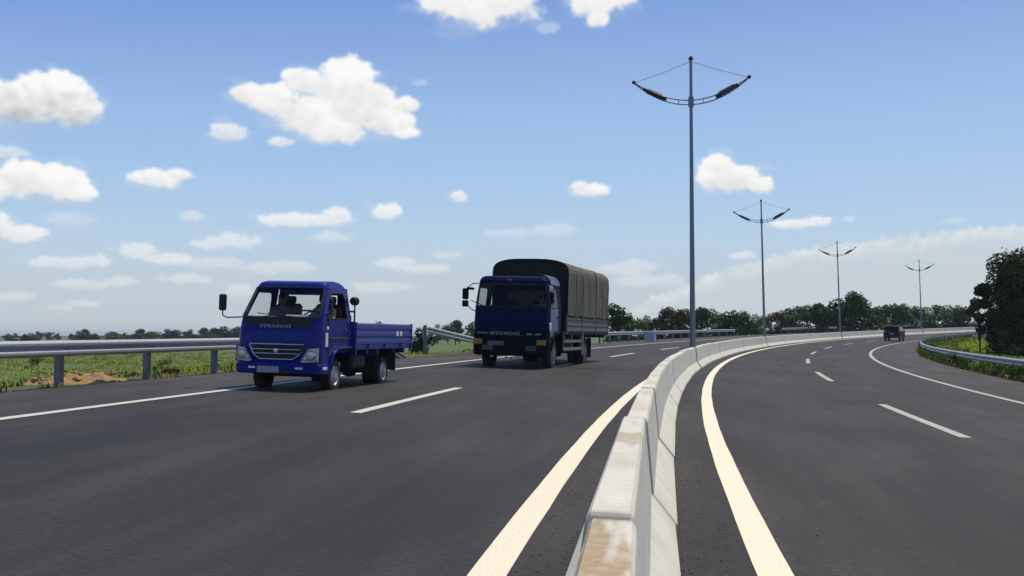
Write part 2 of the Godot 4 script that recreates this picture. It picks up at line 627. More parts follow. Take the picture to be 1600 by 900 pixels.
func paint(c: Color, seed_: int) -> StandardMaterial3D:
	var m := mat(Color.WHITE, 0.7)
	m.albedo_texture = noise_tex(1024, 0.045, 5, [[0.0, Color(c.r * 0.45, c.g * 0.42, c.b * 0.38)], [0.2, Color(c.r * 0.9, c.g * 0.89, c.b * 0.86)], [0.4, Color(c.r * 0.95, c.g * 0.94, c.b * 0.91)], [1.0, c]], seed_)
	m.uv1_triplanar = true
	m.uv1_world_triplanar = true
	m.uv1_scale = Vector3.ONE * 0.9
	return m

func build_road():
	var lane := asphalt(0.034, 1.075, 31)
	var shoulder := asphalt(0.058, 1.1, 41)
	var strip := asphalt(0.036, 1.12, 51)
	var cream := paint(lin(0.92, 0.87, 0.69), 61)
	var dull := paint(lin(0.47, 0.46, 0.42), 63)
	var white := paint(lin(0.66, 0.65, 0.58), 62)
	var left := st_new()
	ribbon(left, -38, 400, 2.0, -7.52, -0.71, 0.0, 0.0, 3)
	var road_left := struct(part("road", left, lane))
	var right := st_new()
	ribbon(right, -38, 400, 2.0, 0.80, 7.57, 0.0, 0.0, 3)
	var road_right := struct(part("road", right, lane))
	var mid := st_new()
	ribbon(mid, -38, 400, 2.0, -0.71, 0.80, 0.0)
	struct(part("median_strip", mid, strip))
	var sl := st_new()
	ribbon(sl, -38, 400, 2.0, -9.95, -7.52, 0.0, 0.0, 2)
	struct(part("shoulder", sl, shoulder))
	var sr := st_new()
	ribbon(sr, -38, 400, 2.0, 7.57, 10.63, 0.0, 0.0, 2)
	struct(part("shoulder", sr, shoulder))
	for e in [[-0.708, 0.2, cream, road_left, 0.008], [-7.515, 0.17, white, road_left, 0.006], [0.805, 0.2, cream, road_right, 0.008], [7.57, 0.18, dull, road_right, 0.006]]:
		var st := st_new()
		ribbon(st, -38, 60, 0.5, e[0] - e[1] / 2, e[0] + e[1] / 2, 0.005, e[4])
		ribbon(st, 60, 400, 2.0, e[0] - e[1] / 2, e[0] + e[1] / 2, 0.005)
		part("edge_line", st, e[2], e[3])
	for k in range(-2, 20):
		var s := 15.1 + 16.45 * k + (2.2 if k == 1 else 0.0)
		if s > -36:
			var st := st_new()
			ribbon(st, s, s + (6.9 if k != 1 else 5.0), 0.5, -4.157 - 0.085, -4.157 + 0.085, 0.005, 0.005)
			part("lane_dash", st, white, road_left)
		s = 15.9 + 17.25 * k
		if s > -36:
			var st := st_new()
			ribbon(st, s, s + 7.0, 0.5, 4.22 - 0.085, 4.22 + 0.085, 0.005, 0.005)
			part("lane_dash", st, dull, road_right)

# ------------------------------------------------------------------ median barrier
func barrier_mesh(length: float) -> ArrayMesh:
	var half := [Vector2(0.292, -0.02), Vector2(0.292, 0.045), Vector2(0.132, 0.232), Vector2(0.078, 0.690), Vector2(0.073, 0.714), Vector2(0.060, 0.731)]
	var prof := []
	for p in half: prof.append(p)
	for i in range(half.size() - 1, -1, -1): prof.append(Vector2(-half[i].x, half[i].y))
	var total := 0.0
	var acc := [0.0]
	for i in prof.size() - 1:
		total += (prof[i + 1] - prof[i]).length()
		acc.append(total)
	var st := st_new()
	# slices along the block: the ends are chamfered inwards
	var zs := [0.0, 0.012, length * 0.25, length * 0.5, length * 0.75, length - 0.012, length]
	var ring := func(k: int) -> Array:
		var out := []
		var sh := 0.985 if (k == 0 or k == zs.size() - 1) else 1.0
		for i in prof.size():
			var p: Vector2 = prof[i]
			out.append(Vector3(p.x * sh + 0.005, p.y * (0.988 if sh < 1.0 else 1.0), -zs[k]))
		return out
	for k in zs.size() - 1:
		var a: Array = ring.call(k)
		var b: Array = ring.call(k + 1)
		for i in prof.size() - 1:
			var n: Vector3 = (a[i + 1] - a[i]).cross(b[i] - a[i]).normalized()
			if n.dot(Vector3(prof[i].x + prof[i + 1].x, 0.1, 0)) < 0: n = -n
			var vs := [a[i], a[i + 1], b[i + 1], b[i]]
			var uv := [Vector2(acc[i] / total, zs[k] / length), Vector2(acc[i + 1] / total, zs[k] / length), Vector2(acc[i + 1] / total, zs[k + 1] / length), Vector2(acc[i] / total, zs[k + 1] / length)]
			for j in [0, 1, 2, 0, 2, 3]:
				st.set_normal(n)
				st.set_uv(uv[j])
				st.add_vertex(vs[j])
	var outline := PackedVector2Array()
	for p in prof: outline.append(Vector2(p.x * 0.985 + 0.005, p.y * 0.988))
	st.set_uv(Vector2(0.1, 0.5))
	sheet(st, outline, func(v: Vector2) -> Vector3: return Vector3(v.x, v.y, 0), true)
	sheet(st, outline, func(v: Vector2) -> Vector3: return Vector3(v.x, v.y, -length))
	return st.commit()

# weathered concrete: rust and clay on the top, grey runs down the faces, dirt by the joints and the foot
func barrier_tex(stain: float, seed_: int, spots: Array) -> ImageTexture:
	var w := 256
	var h := 512
	var n := FastNoiseLite.new()
	n.seed = seed_
	n.frequency = 0.011
	n.fractal_octaves = 5
	var f := FastNoiseLite.new()
	f.seed = seed_ + 4
	f.frequency = 0.09
	f.fractal_octaves = 3
	var img := Image.create(w, h, false, Image.FORMAT_RGB8)
	for y in h:
		for x in w:
			var u := (x + 0.5) / w
			var d := absf(u - 0.5)   # 0 in the middle of the top
			var big := n.get_noise_2d(x * 1.6, y * 0.9)
			var fine := f.get_noise_2d(x, y)
			var streak := f.get_noise_2d(x * 0.10, y * 0.8)
			var v := 0.60 + 0.07 * big + 0.05 * fine
			if d > 0.06: v += 0.055 * streak - 0.02
			var c := Vector3(v * 1.08, v * 1.055, v * 0.895)
			var top := smoothstep(0.075, 0.035, d + 0.03 * fine)
			var rust := 0.0
			for e in spots:   # each stain: place across and along, its reach, its strength
				var du: float = (u - e[0]) / e[2]
				var dv: float = (y / float(h) - e[1]) / e[3]
				var m := 1.0 - sqrt(du * du + dv * dv) + 0.75 * n.get_noise_2d(x * 2.2 + 70.0, y * 0.6) + 0.5 * f.get_noise_2d(x * 1.2, y * 0.25)
				rust = maxf(rust, smoothstep(0.0, 0.85, m + 0.30 * e[4]) * e[4])
			rust = clampf(rust * smoothstep(0.085, 0.055, d) * (0.8 + 0.6 * fine), 0, 0.9)
			c = c.lerp(Vector3(0.33, 0.215, 0.085) * (1.0 + 0.7 * fine), rust)
			var dirt := smoothstep(0.42, 0.5, d) * 0.35 * (0.6 + fine) + smoothstep(0.018, 0.0, minf(float(y), float(h - y)) / h) * 0.7 * (0.8 + big) + smoothstep(0.07, 0.0, minf(float(y), float(h - y)) / h) * 0.16
			c = c.lerp(Vector3(0.28, 0.24, 0.18), clampf(dirt, 0, 0.6))
			if f.get_noise_2d(x * 2.3 + 300, y * 2.3) > 0.62: c *= 0.72
			img.set_pixel(x, y, lin(c.x, c.y, c.z))
	return ImageTexture.create_from_image(img)

func build_barriers():
	var mats := []
	var stains := [
		[[0.515, 0.87, 0.06, 0.20, 1.0], [0.53, 0.72, 0.06, 0.28, 1.0], [0.5, 0.4, 0.06, 0.3, 0.6]],
		[[0.495, 0.60, 0.05, 0.13, 0.62], [0.51, 0.36, 0.05, 0.10, 0.2], [0.49, 0.9, 0.05, 0.08, 0.3]],
		[[0.5, 0.3, 0.06, 0.3, 0.22], [0.48, 0.8, 0.05, 0.12, 0.4]],
		[[0.5, 0.15, 0.05, 0.12, 0.3]],
	]
	for e in [[1.0, 3], [0.5, 17], [0.22, 29], [0.05, 43]]:
		var m := mat(Color.WHITE, 0.88)
		m.albedo_texture = barrier_tex(e[0], e[1], stains[mats.size()])
		m.normal_enabled = false
		mats.append(m)
	var near_len := 3.96
	var far_len := 45.1 / 12.0
	var mesh_near := barrier_mesh(near_len - 0.009)
	var mesh_far := barrier_mesh(far_len - 0.014)
	var mesh_gap_near := barrier_mesh(near_len - 0.46)
	var mesh_gap_far := barrier_mesh(far_len - 0.46)
	var joints := []
	for k in 12: joints.append([39.1 - near_len * (12 - k), near_len])
	for k in 72: joints.append([39.1 + far_len * k, far_len])
	var r := RandomNumberGenerator.new()
	r.seed = 5
	for i in joints.size():
		var s: float = joints[i][0]
		var l: float = joints[i][1]
		if s > 296: break
		var a := W(s, 0)
		var b := W(s + l, 0)
		var d := (b - a).normalized()
		var xf := Transform3D(Basis.looking_at(d, Vector3(BANK, 1, 0).normalized()), a)
		# the blocks stand a little out of line with one another
		var shift := Vector3(r.randf_range(-0.010, 0.010), r.randf_range(-0.010, 0.008), 0)
		if i <= 6: shift = [Vector3.ZERO, Vector3.ZERO, Vector3(-0.006, -0.014, 0), Vector3(-0.016, 0.0, 0), Vector3(0.000, -0.012, 0), Vector3(0.010, -0.004, 0), Vector3(0.002, -0.010, 0)][i]
		xf.origin += xf.basis * shift
		var pole_after := i == 11 or (i > 11 and (i - 12) % 12 == 11)
		var m: Material = mats[0] if i <= 2 else (mats[1] if i in [3, 7] else mats[r.randi_range(2, 3)])
		if i > 5 and r.randf() < 0.2: m = mats[1]
		var mesh: ArrayMesh = (mesh_gap_near if pole_after else mesh_near) if i < 12 else (mesh_gap_far if pole_after else mesh_far)
		var o := put("barrier_block", mesh, m, self, xf)
		var label := ""
		var group := "concrete blocks of the median barrier"
		if i == 2: label = "rust stained barrier block cut by the bottom edge of the picture, nearest of the row"
		elif i == 3: label = "second nearest concrete barrier block with a brown stain on its top, behind the rustiest block"
		elif i < 2:
			label = "concrete barrier block of the median row behind the viewer"
			group = "median barrier blocks behind the viewer"
		elif i < 12: label = "pale concrete barrier block, %s from the tallest lamp post towards the viewer" % nth(12 - i)
		elif i < 24: label = "pale concrete barrier block, %s in the row beyond the tallest lamp post" % nth(i - 11)
		elif i < 36: label = "concrete barrier block, %s in the row beyond the second lamp post" % nth(i - 23)
		elif i < 48: label = "distant concrete barrier block, %s in the row beyond the third lamp post" % nth(i - 35)
		else:
			label = "far concrete barrier block of the bend beyond the last lamp post"
			group = "median barrier blocks beyond the last lamp post"
		tag(o, label, "barrier block", group)

# ------------------------------------------------------------------ guardrails
func beam_mesh(length: float, side: float) -> ArrayMesh:   # side +1: the beam bulges to +x
	var out := [Vector2(0.002, 0.136), Vector2(0.060, 0.100), Vector2(0.069, 0.088), Vector2(0.069, 0.056), Vector2(0.060, 0.044), Vector2(0.012, 0.006), Vector2(0.009, 0.0)]
	var prof := []
	for p in out: prof.append(p)
	for i in range(out.size() - 2, -1, -1): prof.append(Vector2(out[i].x, -out[i].y))
	var st := st_new()
	for layer in 2:
		for i in prof.size() - 1:
			var a: Vector2 = prof[i] - Vector2(0.005 * layer, 0)
			var b: Vector2 = prof[i + 1] - Vector2(0.005 * layer, 0)
			var v := [Vector3(a.x * side, a.y, 0), Vector3(b.x * side, b.y, 0), Vector3(b.x * side, b.y, -length), Vector3(a.x * side, a.y, -length)]
			if (side > 0) == (layer == 0): q(st, v[0], v[1], v[2], v[3])
			else: q(st, v[3], v[2], v[1], v[0])
	for z in [0.0, -length]:
		for i in prof.size() - 1:
			var a: Vector2 = prof[i]
			var b: Vector2 = prof[i + 1]
			q(st, Vector3(a.x * side, a.y, z), Vector3(b.x * side, b.y, z), Vector3((b.x - 0.005) * side, b.y, z), Vector3((a.x - 0.005) * side, a.y, z))
	return st.commit()

func post_mesh(top: float, side: float) -> ArrayMesh:
	var st := st_new()
	bx(st, Vector3(-0.11 * side, (top - 0.5) / 2, 0), Vector3(0.13, top + 0.5, 0.13), 0.018)
	return st.commit()

func spacer_mesh(side: float) -> ArrayMesh:
	var st := st_new()
	bx(st, Vector3(-0.02 * side, 0, 0), Vector3(0.05, 0.2, 0.11), 0.01)
	lathe_x(st, Vector3(0.014 * side, 0, 0), [Vector2(0.02, 0.0), Vector2(0.016, 0.01 * side), Vector2(0.0, 0.012 * side)], 8, side)
	return st.commit()

func guardrail(label: String, o: float, side: float, height: float, s0: float, n: int, step: float, end_down := false):
	var root := thing("guardrail", label, "guardrail", Transform3D(Basis.IDENTITY, W(s0, o)))
	var beam := beam_mesh(step + 0.1, side)
	var post := post_mesh(height - 0.03, side)
	var spacer := spacer_mesh(side)
	for i in n + 1:
		var s := s0 + i * step
		var a := W(s, o, height - 0.138)
		var b := W(s + step, o, height - 0.138)
		if end_down and i == n - 1: b.y -= 0.22
		if end_down and i == n: a.y -= 0.22
		if end_down and i == n: b = W(s + step, o - 0.1, -0.16)
		if i < n or end_down:
			var xf := Transform3D(Basis.looking_at((b - a).normalized()), a - root.position)
			xf.origin.x += 0.0015 * (i % 2)
			put("beam", beam, steel_a if i % 3 else steel_b, root, xf)
		if not (end_down and i == n):
			var pf := along(s, o)
			pf.origin -= root.position
			put("post", post, steel_post, root, pf)
			pf = along(s, o, a.y - W(s, o).y)
			pf.origin -= root.position
			put("spacer", spacer, steel_post, root, pf)

var steel_a: StandardMaterial3D
var steel_b: StandardMaterial3D
var steel_post: StandardMaterial3D

func galvanised(v: float, seed_: int, rough: float) -> StandardMaterial3D:
	var m := mat(Color.WHITE, rough, 0.4)
	m.albedo_texture = noise_tex(256, 0.03, 4, [[0.0, lin(v * 0.7, v * 0.72, v * 0.75)], [0.5, lin(v, v, v * 1.01)], [1.0, lin(v * 1.2, v * 1.2, v * 1.2)]], seed_)
	m.uv1_triplanar = true
	m.uv1_scale = Vector3.ONE * 1.4
	return m

func build_guardrails():
	steel_a = galvanised(0.42, 71, 0.45)
	steel_b = galvanised(0.38, 72, 0.48)
	steel_post = galvanised(0.19, 73, 0.6)
	guardrail("grey steel guardrail on the left, its near run passing behind the small blue truck", -9.97, 1.0, 0.79, 17.35 - 2.97 * 9, 15, 2.97, true)
	guardrail("grey steel guardrail far on the left, starting behind the covered truck", -9.97, 1.0, 0.77, 47.6, 25, 2.97)
	guardrail("most distant steel guardrail, beyond the pale barrier and the dark car", -9.97, 1.0, 0.77, 142.0, 48, 2.97)
	guardrail("grey steel guardrail on the right, above weeds at the road edge", 10.86, -1.0, 0.73, -8.0, 94, 2.97)
	# the bent end piece leaning on a taller post behind the small truck
	var top := W(41.6, -10.5, 0.98)
	var low := W(47.4, -10.1, 0.48)
	var piece := thing("bent_guardrail_beam", "loose bent guardrail beam sloping down from a tall post between the two trucks", "guardrail", Transform3D(Basis.IDENTITY, W(41.6, -10.55)))
	var pm := st_new()
	bx(pm, Vector3(0, 0.42, 0), Vector3(0.13, 1.45, 0.13), 0.015)
	part("post", pm, steel_post, piece)
	put("beam", beam_mesh((low - top).length(), 1.0), steel_a, piece, Transform3D(Basis.looking_at((low - top).normalized()), top - piece.position))

# ------------------------------------------------------------------ lamps
func build_lamps():
	var steel := mat(lin(0.21, 0.235, 0.26), 0.5, 0.4)
	var dark := mat(lin(0.035, 0.04, 0.05), 0.5, 0.1)
	var lens := mat(lin(0.5, 0.52, 0.52), 0.2)
	var names := ["tallest and nearest double-armed lamp post on the median, right of the covered truck", "second nearest double-armed lamp post on the median, with a small cloud beside its lamp", "third nearest double-armed lamp post, before the tall round tree", "most distant lamp post, right of the dark car on the far bend"]
	for i in 4:
		var s := 39.1 + 45.1 * i
		var xf := along(s - 0.23, 0.0)
		xf.basis = xf.basis * Basis(Vector3.BACK, [0.0, 0.016, 0.022, 0.02][i])
		var t := thing("lamp_post", names[i], "lamp post", xf, "lamp posts along the median")
		var st := st_new()
		tube(st, [Vector3(0, -0.1, 0), Vector3(0, 0.8, 0), Vector3(0, 5.0, 0), Vector3(0, 10.82, 0)], [0.102, 0.098, 0.078, 0.048], 14)
		part("pole", st, steel, t)
		st = st_new()
		bx(st, Vector3(0, 0.02, 0), Vector3(0.30, 0.05, 0.19), 0.008)
		tube(st, [Vector3(0, 0.04, 0), Vector3(0, 0.14, 0)], [0.12, 0.107], 14)
		part("base_plate", st, steel, t)
		st = st_new()
		tube(st, [Vector3(0, 9.12, 0), Vector3(0, 9.16, 0), Vector3(0, 9.46, 0), Vector3(0, 9.5, 0)], [0.075, 0.1, 0.1, 0.075], 14)
		part("collar", st, steel, t)
		st = st_new()
		tube(st, [Vector3(0, 10.8, 0), Vector3(0, 10.86, 0), Vector3(0, 10.93, 0)], [0.085, 0.085, 0.03], 12)
		part("pole_cap", st, dark, t)
		for sd in [-1.0, 1.0]:
			st = st_new()
			var up := []
			var lo := []
			for k in 15:
				var u := k / 14.0
				up.append(Vector3(sd * 2.0 * u, 9.37 + 0.73 * pow(u, 1.9), 0))
				lo.append(Vector3(sd * 2.0 * u, 9.22 + 0.86 * pow(u, 2.1), 0))
			tube(st, up, 0.022, 8)
			tube(st, lo, 0.022, 8)
			for k in [3, 6, 12]:
				tube(st, [up[k], lo[k]], 0.014, 6)
			part("arm", st, steel, t)
			# lamp head between the two tubes
			st = st_new()
			var a := Vector3(sd * 0.86, 9.37 + 0.73 * pow(0.43, 1.9) - 0.06, 0)
			var b := Vector3(sd * 1.66, 9.37 + 0.73 * pow(0.83, 1.9) - 0.03, 0)
			var mid := (a + b) / 2
			var ang := atan2(b.y - a.y, b.x - a.x)
			var bs := Basis(Vector3.BACK, ang)
			bx(st, mid, Vector3((b - a).length(), 0.13, 0.27), 0.045, bs)
			bx(st, mid + bs * Vector3(0, 0.07 , 0), Vector3((b - a).length() * 0.7, 0.06, 0.18), 0.025, bs)
			var head := part("lamp_head", st, dark, t)
			st = st_new()
			bx(st, mid + bs * Vector3(0, -0.068 , 0), Vector3((b - a).length() * 0.62, 0.012, 0.2), 0.003, bs)
			part("lens", st, lens, head)
			st = st_new()
			bx(st, Vector3(sd * 2.0, 10.1, 0), Vector3(0.13, 0.13, 0.08), 0.03, Basis(Vector3.BACK, sd * 0.75))
			part("arm_tip", st, dark, t)
			st = st_new()
			tube(st, [Vector3(sd * 1.94, 10.1, 0), Vector3(sd * 0.98, 10.39, 0), Vector3(0, 10.74, 0)], 0.009, 5)
			part("stay_cable", st, steel, t)

# ------------------------------------------------------------------ people: one skin meshed from joined tapered limbs
func grow(st: SurfaceTool, bones: Array, cell: float, blend: float):
	var lo := Vector3.ONE * 1e9
	var hi := -lo
	for b in bones:
		for k in 2:
			var rr: float = b[2 + k] + 2.5 * cell
			lo = lo.min(b[k] - Vector3.ONE * rr)
			hi = hi.max(b[k] + Vector3.ONE * rr)
	var nx := int((hi.x - lo.x) / cell) + 2
	var ny := int((hi.y - lo.y) / cell) + 2
	var nz := int((hi.z - lo.z) / cell) + 2
	var f := PackedFloat32Array()
	f.resize(nx * ny * nz)
	f.fill(1.0)
	var who := PackedByteArray()
	who.resize(nx * ny * nz)
	var near := PackedFloat32Array()
	near.resize(nx * ny * nz)
	near.fill(9.0)
	for bi in bones.size():
		var b: Array = bones[bi]
		var a: Vector3 = b[0]
		var ab: Vector3 = b[1] - a
		var l2 := maxf(ab.length_squared(), 1e-9)
		var rm: float = maxf(b[2], b[3]) + blend + 2.0 * cell
		var mn: Vector3 = (a.min(b[1]) - Vector3.ONE * rm - lo) / cell
		var mx: Vector3 = (a.max(b[1]) + Vector3.ONE * rm - lo) / cell
		for z in range(maxi(0, int(mn.z)), mini(nz, int(mx.z) + 1)):
			for y in range(maxi(0, int(mn.y)), mini(ny, int(mx.y) + 1)):
				for x in range(maxi(0, int(mn.x)), mini(nx, int(mx.x) + 1)):
					var p := lo + Vector3(x, y, z) * cell
					var t := clampf((p - a).dot(ab) / l2, 0.0, 1.0)
					var d: float = (p - a - ab * t).length() - lerpf(b[2], b[3], t)
					var i := (z * ny + y) * nx + x
					if d < near[i]:
						near[i] = d
						who[i] = bi
					var o := f[i]
					var h := maxf(blend - absf(d - o), 0.0) / blend
					f[i] = minf(d, o) - h * h * blend * 0.25
	var vid := {}
	var vs := PackedVector3Array()
	var vc := PackedColorArray()
	var corner := [0, 1, nx, nx + 1, nx * ny, nx * ny + 1, nx * ny + nx, nx * ny + nx + 1]
	var edges := [[0, 1], [2, 3], [4, 5], [6, 7], [0, 2], [1, 3], [4, 6], [5, 7], [0, 4], [1, 5], [2, 6], [3, 7]]
	for z in nz - 1:
		for y in ny - 1:
			for x in nx - 1:
				var i := (z * ny + y) * nx + x
				var neg := 0
				for c in 8:
					if f[i + corner[c]] < 0.0: neg += 1
				if neg == 0 or neg == 8: continue
				var sum := Vector3.ZERO
				var n := 0
				for e in edges:
					var u := f[i + corner[e[0]]]
					var v := f[i + corner[e[1]]]
					if (u < 0.0) != (v < 0.0):
						var t := u / (u - v)
						var p0 := Vector3(e[0] & 1, (e[0] >> 1) & 1, e[0] >> 2)
						var p1 := Vector3(e[1] & 1, (e[1] >> 1) & 1, e[1] >> 2)
						sum += p0.lerp(p1, t)
						n += 1
				vid[i] = vs.size()
				vs.append(lo + (Vector3(x, y, z) + sum / n) * cell)
				vc.append(bones[who[i]][4])
	var faces := PackedInt32Array()
	var step := [1, nx, nx * ny]
	for i in vid:
		var x: int = i % nx
		var y: int = (i / nx) % ny
		var z: int = i / (nx * ny)
		for ax in 3:
			var u: int = step[(ax + 1) % 3]
			var w: int = step[(ax + 2) % 3]
			var c := [x, y, z]
			if c[(ax + 1) % 3] == 0 or c[(ax + 2) % 3] == 0: continue
			var inside := f[i] < 0.0
			if inside == (f[i + step[ax]] < 0.0): continue
			if not (vid.has(i - u) and vid.has(i - w) and vid.has(i - u - w)): continue
			var quad := [vid[i], vid[i - u], vid[i - u - w], vid[i - w]]
			if inside: quad.reverse()
			for j in [0, 1, 2, 0, 2, 3]: faces.append(quad[j])
	var nr := PackedVector3Array()
	nr.resize(vs.size())
	for k in range(0, faces.size(), 3):
		var n := -(vs[faces[k + 1]] - vs[faces[k]]).cross(vs[faces[k + 2]] - vs[faces[k]])
		for j in 3: nr[faces[k + j]] += n
	for k in faces:
		st.set_normal(nr[k].normalized())
		st.set_color(vc[k])
		st.add_vertex(vs[k])

func hand_bones(wrist: Vector3, dir: Vector3, palm_down: Vector3, side: float, skin: Color, curl: float) -> Array:
	var x := dir.cross(palm_down).normalized() * side
	var out := []
	var knuckle := wrist + dir * 0.085
	for k in 4:
		var spread := (k - 1.5) * 0.02
		var root := knuckle + x * spread - dir * (0.006 * absf(k - 1.3))
		out.append([wrist + x * spread * 0.55, root, 0.016, 0.012, skin])
		var l: float = [0.040, 0.046, 0.043, 0.034][k]
		var d1 := (dir * cos(curl) + palm_down * sin(curl)).normalized()
		var d2 := (dir * cos(curl * 2.1) + palm_down * sin(curl * 2.1)).normalized()
		var m := root + d1 * l
		out.append([root, m, 0.0095, 0.0088, skin])
		out.append([m, m + d2 * l * 0.85, 0.0088, 0.0075, skin])
	var tb := wrist + dir * 0.025 - x * 0.025
	var tm := tb + (dir * 0.7 - x * 0.75 + palm_down * 0.3).normalized() * 0.04
	out.append([wrist, tb, 0.018, 0.013, skin])
	out.append([tb, tm, 0.012, 0.010, skin])
	out.append([tm, tm + (dir * 0.9 + palm_down * 0.5).normalized() * 0.03, 0.010, 0.008, skin])
	return out

# a seated figure facing +z, hips at the origin; hands[0] on -x, hands[1] on +x
func seated(shirt: Color, trousers: Color, hands: Array, lean: float) -> ArrayMesh:
	var skin := Color(0.26, 0.14, 0.085)
	var hair := Color(0.012, 0.011, 0.011)
	var chest := Vector3(0, 0.40, -0.04 + lean)
	var neck := Vector3(0, 0.53, -0.03 + lean)
	var head := Vector3(0, 0.68, 0.0 + lean)
	var b := []
	b.append([Vector3(-0.07, 0.06, 0), Vector3(0.07, 0.06, 0), 0.125, 0.125, trousers])
	b.append([Vector3(0, 0.10, 0), Vector3(0, 0.24, -0.02 + lean * 0.5), 0.13, 0.125, shirt])
	b.append([Vector3(-0.06, 0.36, -0.03 + lean), Vector3(0.06, 0.36, -0.03 + lean), 0.125, 0.125, shirt])
	b.append([Vector3(-0.15, 0.47, -0.04 + lean), Vector3(0.15, 0.47, -0.04 + lean), 0.07, 0.07, shirt])
	b.append([chest + Vector3(0, 0.1, 0), neck + Vector3(0, 0.04, 0.01), 0.062, 0.052, skin])
	b.append([head + Vector3(0, 0.03, -0.015), head + Vector3(0, -0.045, 0.02), 0.092, 0.062, skin])
	b.append([head + Vector3(0, -0.02, 0.075), head + Vector3(0, -0.035, 0.098), 0.012, 0.014, skin])
	for s in [-1.0, 1.0]:
		b.append([head + Vector3(0.085 * s, -0.01, -0.01), head + Vector3(0.09 * s, -0.035, -0.005), 0.016, 0.012, skin])
		b.append([head + Vector3(0.033 * s, 0.0, 0.072), head + Vector3(0.036 * s, 0.0, 0.073), 0.010, 0.010, Color(0.03, 0.02, 0.018)])
		var shoulder := Vector3(0.185 * s, 0.46, -0.04 + lean)
		var hand: Vector3 = hands[0 if s < 0 else 1]
		var elbow := (shoulder + hand) * 0.5 + Vector3(0.07 * s, -0.13, -0.02)
		b.append([shoulder, elbow, 0.056, 0.045, shirt])
		b.append([elbow, hand, 0.042, 0.028, skin])
		var knee := Vector3(0.13 * s, 0.12, 0.46)
		b.append([Vector3(0.09 * s, 0.05, 0.02), knee, 0.088, 0.062, trousers])
		b.append([knee, Vector3(0.13 * s, -0.30, 0.50), 0.06, 0.042, trousers])
		b.append([Vector3(0.13 * s, -0.33, 0.47), Vector3(0.14 * s, -0.345, 0.62), 0.045, 0.036, Color(0.03, 0.025, 0.02)])
	b.append([head + Vector3(0, -0.058, 0.076), head + Vector3(0.0, -0.058, 0.079), 0.011, 0.011, Color(0.2, 0.08, 0.06)])
	b.append([head + Vector3(0, 0.055, -0.03), head + Vector3(0, 0.06, 0.03), 0.088, 0.062, hair])
	b.append([head + Vector3(0, 0.0, -0.045), head + Vector3(0, 0.05, -0.04), 0.068, 0.075, hair])
	var st := st_new()
	grow(st, b, 0.02, 0.035)
	for s in [-1.0, 1.0]:
		var hand: Vector3 = hands[0 if s < 0 else 1]
		var shoulder := Vector3(0.185 * s, 0.46, -0.04 + lean)
		var elbow := (shoulder + hand) * 0.5 + Vector3(0.07 * s, -0.13, -0.02)
		grow(st, hand_bones(hand, (hand - elbow).normalized(), Vector3(0, -0.9, 0.3).normalized(), s, skin, 0.55), 0.0055, 0.012)
	return st.commit()

func cloth_mat() -> StandardMaterial3D:
	var m := mat(Color.WHITE, 0.85)
	m.vertex_color_use_as_albedo = true
	return m

# ------------------------------------------------------------------ wheels shared by the vehicles
func wheel(parent: Node3D, at: Vector3, radius: float, width: float, side: float, rim_m: Material, tyre_m: Material, rim_r := 0.6, holes := 6):
	var st := st_new()
	var r := radius
	var w := width / 2
	var p := [Vector2(r * rim_r, -w * 0.9), Vector2(r * 0.78, -w), Vector2(r * 0.93, -w * 0.96), Vector2(r * 0.99, -w * 0.76), Vector2(r, -w * 0.4), Vector2(r, w * 0.4), Vector2(r * 0.99, w * 0.76), Vector2(r * 0.93, w * 0.96), Vector2(r * 0.78, w), Vector2(r * rim_r, w * 0.9)]
	lathe_x(st, Vector3.ZERO, p, 32)
	for k in 36:   # tread blocks
		var a := TAU * k / 36
		for e in [-0.5, 0.5]:
			bx(st, Vector3(e * width * 0.5, cos(a) * r, sin(a) * r), Vector3(width * 0.38, 0.012, r * 0.1), 0.003, Basis(Vector3.RIGHT, a))
	var tyre := part("wheel", st, tyre_m, parent, Transform3D(Basis.IDENTITY, at))
	st = st_new()
	var q0 := r * rim_r
	var f := side * w
	lathe_x(st, Vector3.ZERO, [Vector2(q0 * 1.04, f * 0.9), Vector2(q0 * 1.0, f * 1.02), Vector2(q0 * 0.93, f * 0.9), Vector2(q0 * 0.88, f * 0.68), Vector2(q0 * 0.6, f * 0.78), Vector2(q0 * 0.45, f * 1.0), Vector2(q0 * 0.3, f * 1.2), Vector2(0.0, f * 1.25)], 28, side)
	for k in holes:
		var a := TAU * k / holes
		lathe_x(st, Vector3(f * 0.95, cos(a) * q0 * 0.38, sin(a) * q0 * 0.38), [Vector2(r * 0.05, 0), Vector2(r * 0.05, side * 0.03), Vector2(0.0, side * 0.035)], 6, side)
	part("rim", st, rim_m, tyre)
	st = st_new()
	for k in holes:
		var a := TAU * (k + 0.5) / holes
		lathe_x(st, Vector3(f * 0.76, cos(a) * q0 * 0.72, sin(a) * q0 * 0.72), [Vector2(q0 * 0.11, 0), Vector2(0.0, side * 0.004)], 10, side)
	part("rim_opening", st, black_m, tyre)

var black_m: StandardMaterial3D
var rubber_m: StandardMaterial3D
var letter_m: StandardMaterial3D
var chrome_m: StandardMaterial3D

func lettering(called: String, words: String, height: float, depth: float, m: Material, parent: Node3D, xf: Transform3D):
	var t := TextMesh.new()
	t.text = words
	var f := SystemFont.new()
	f.font_names = PackedStringArray(["Droid Sans"])
	f.font_weight = 700
	t.font = f
	t.font_size = 64
	t.pixel_size = height / 46.0
	t.depth = depth
	put(called, t, m, parent, xf)

# vehicles face +z; their left is +x
func on_road(x: float, z: float, g: float, yaw: float, bank: float) -> Transform3D:
	return Transform3D(Basis(Vector3.UP, -yaw) * Basis(Vector3.BACK, -bank), Vector3(x, g, -z))

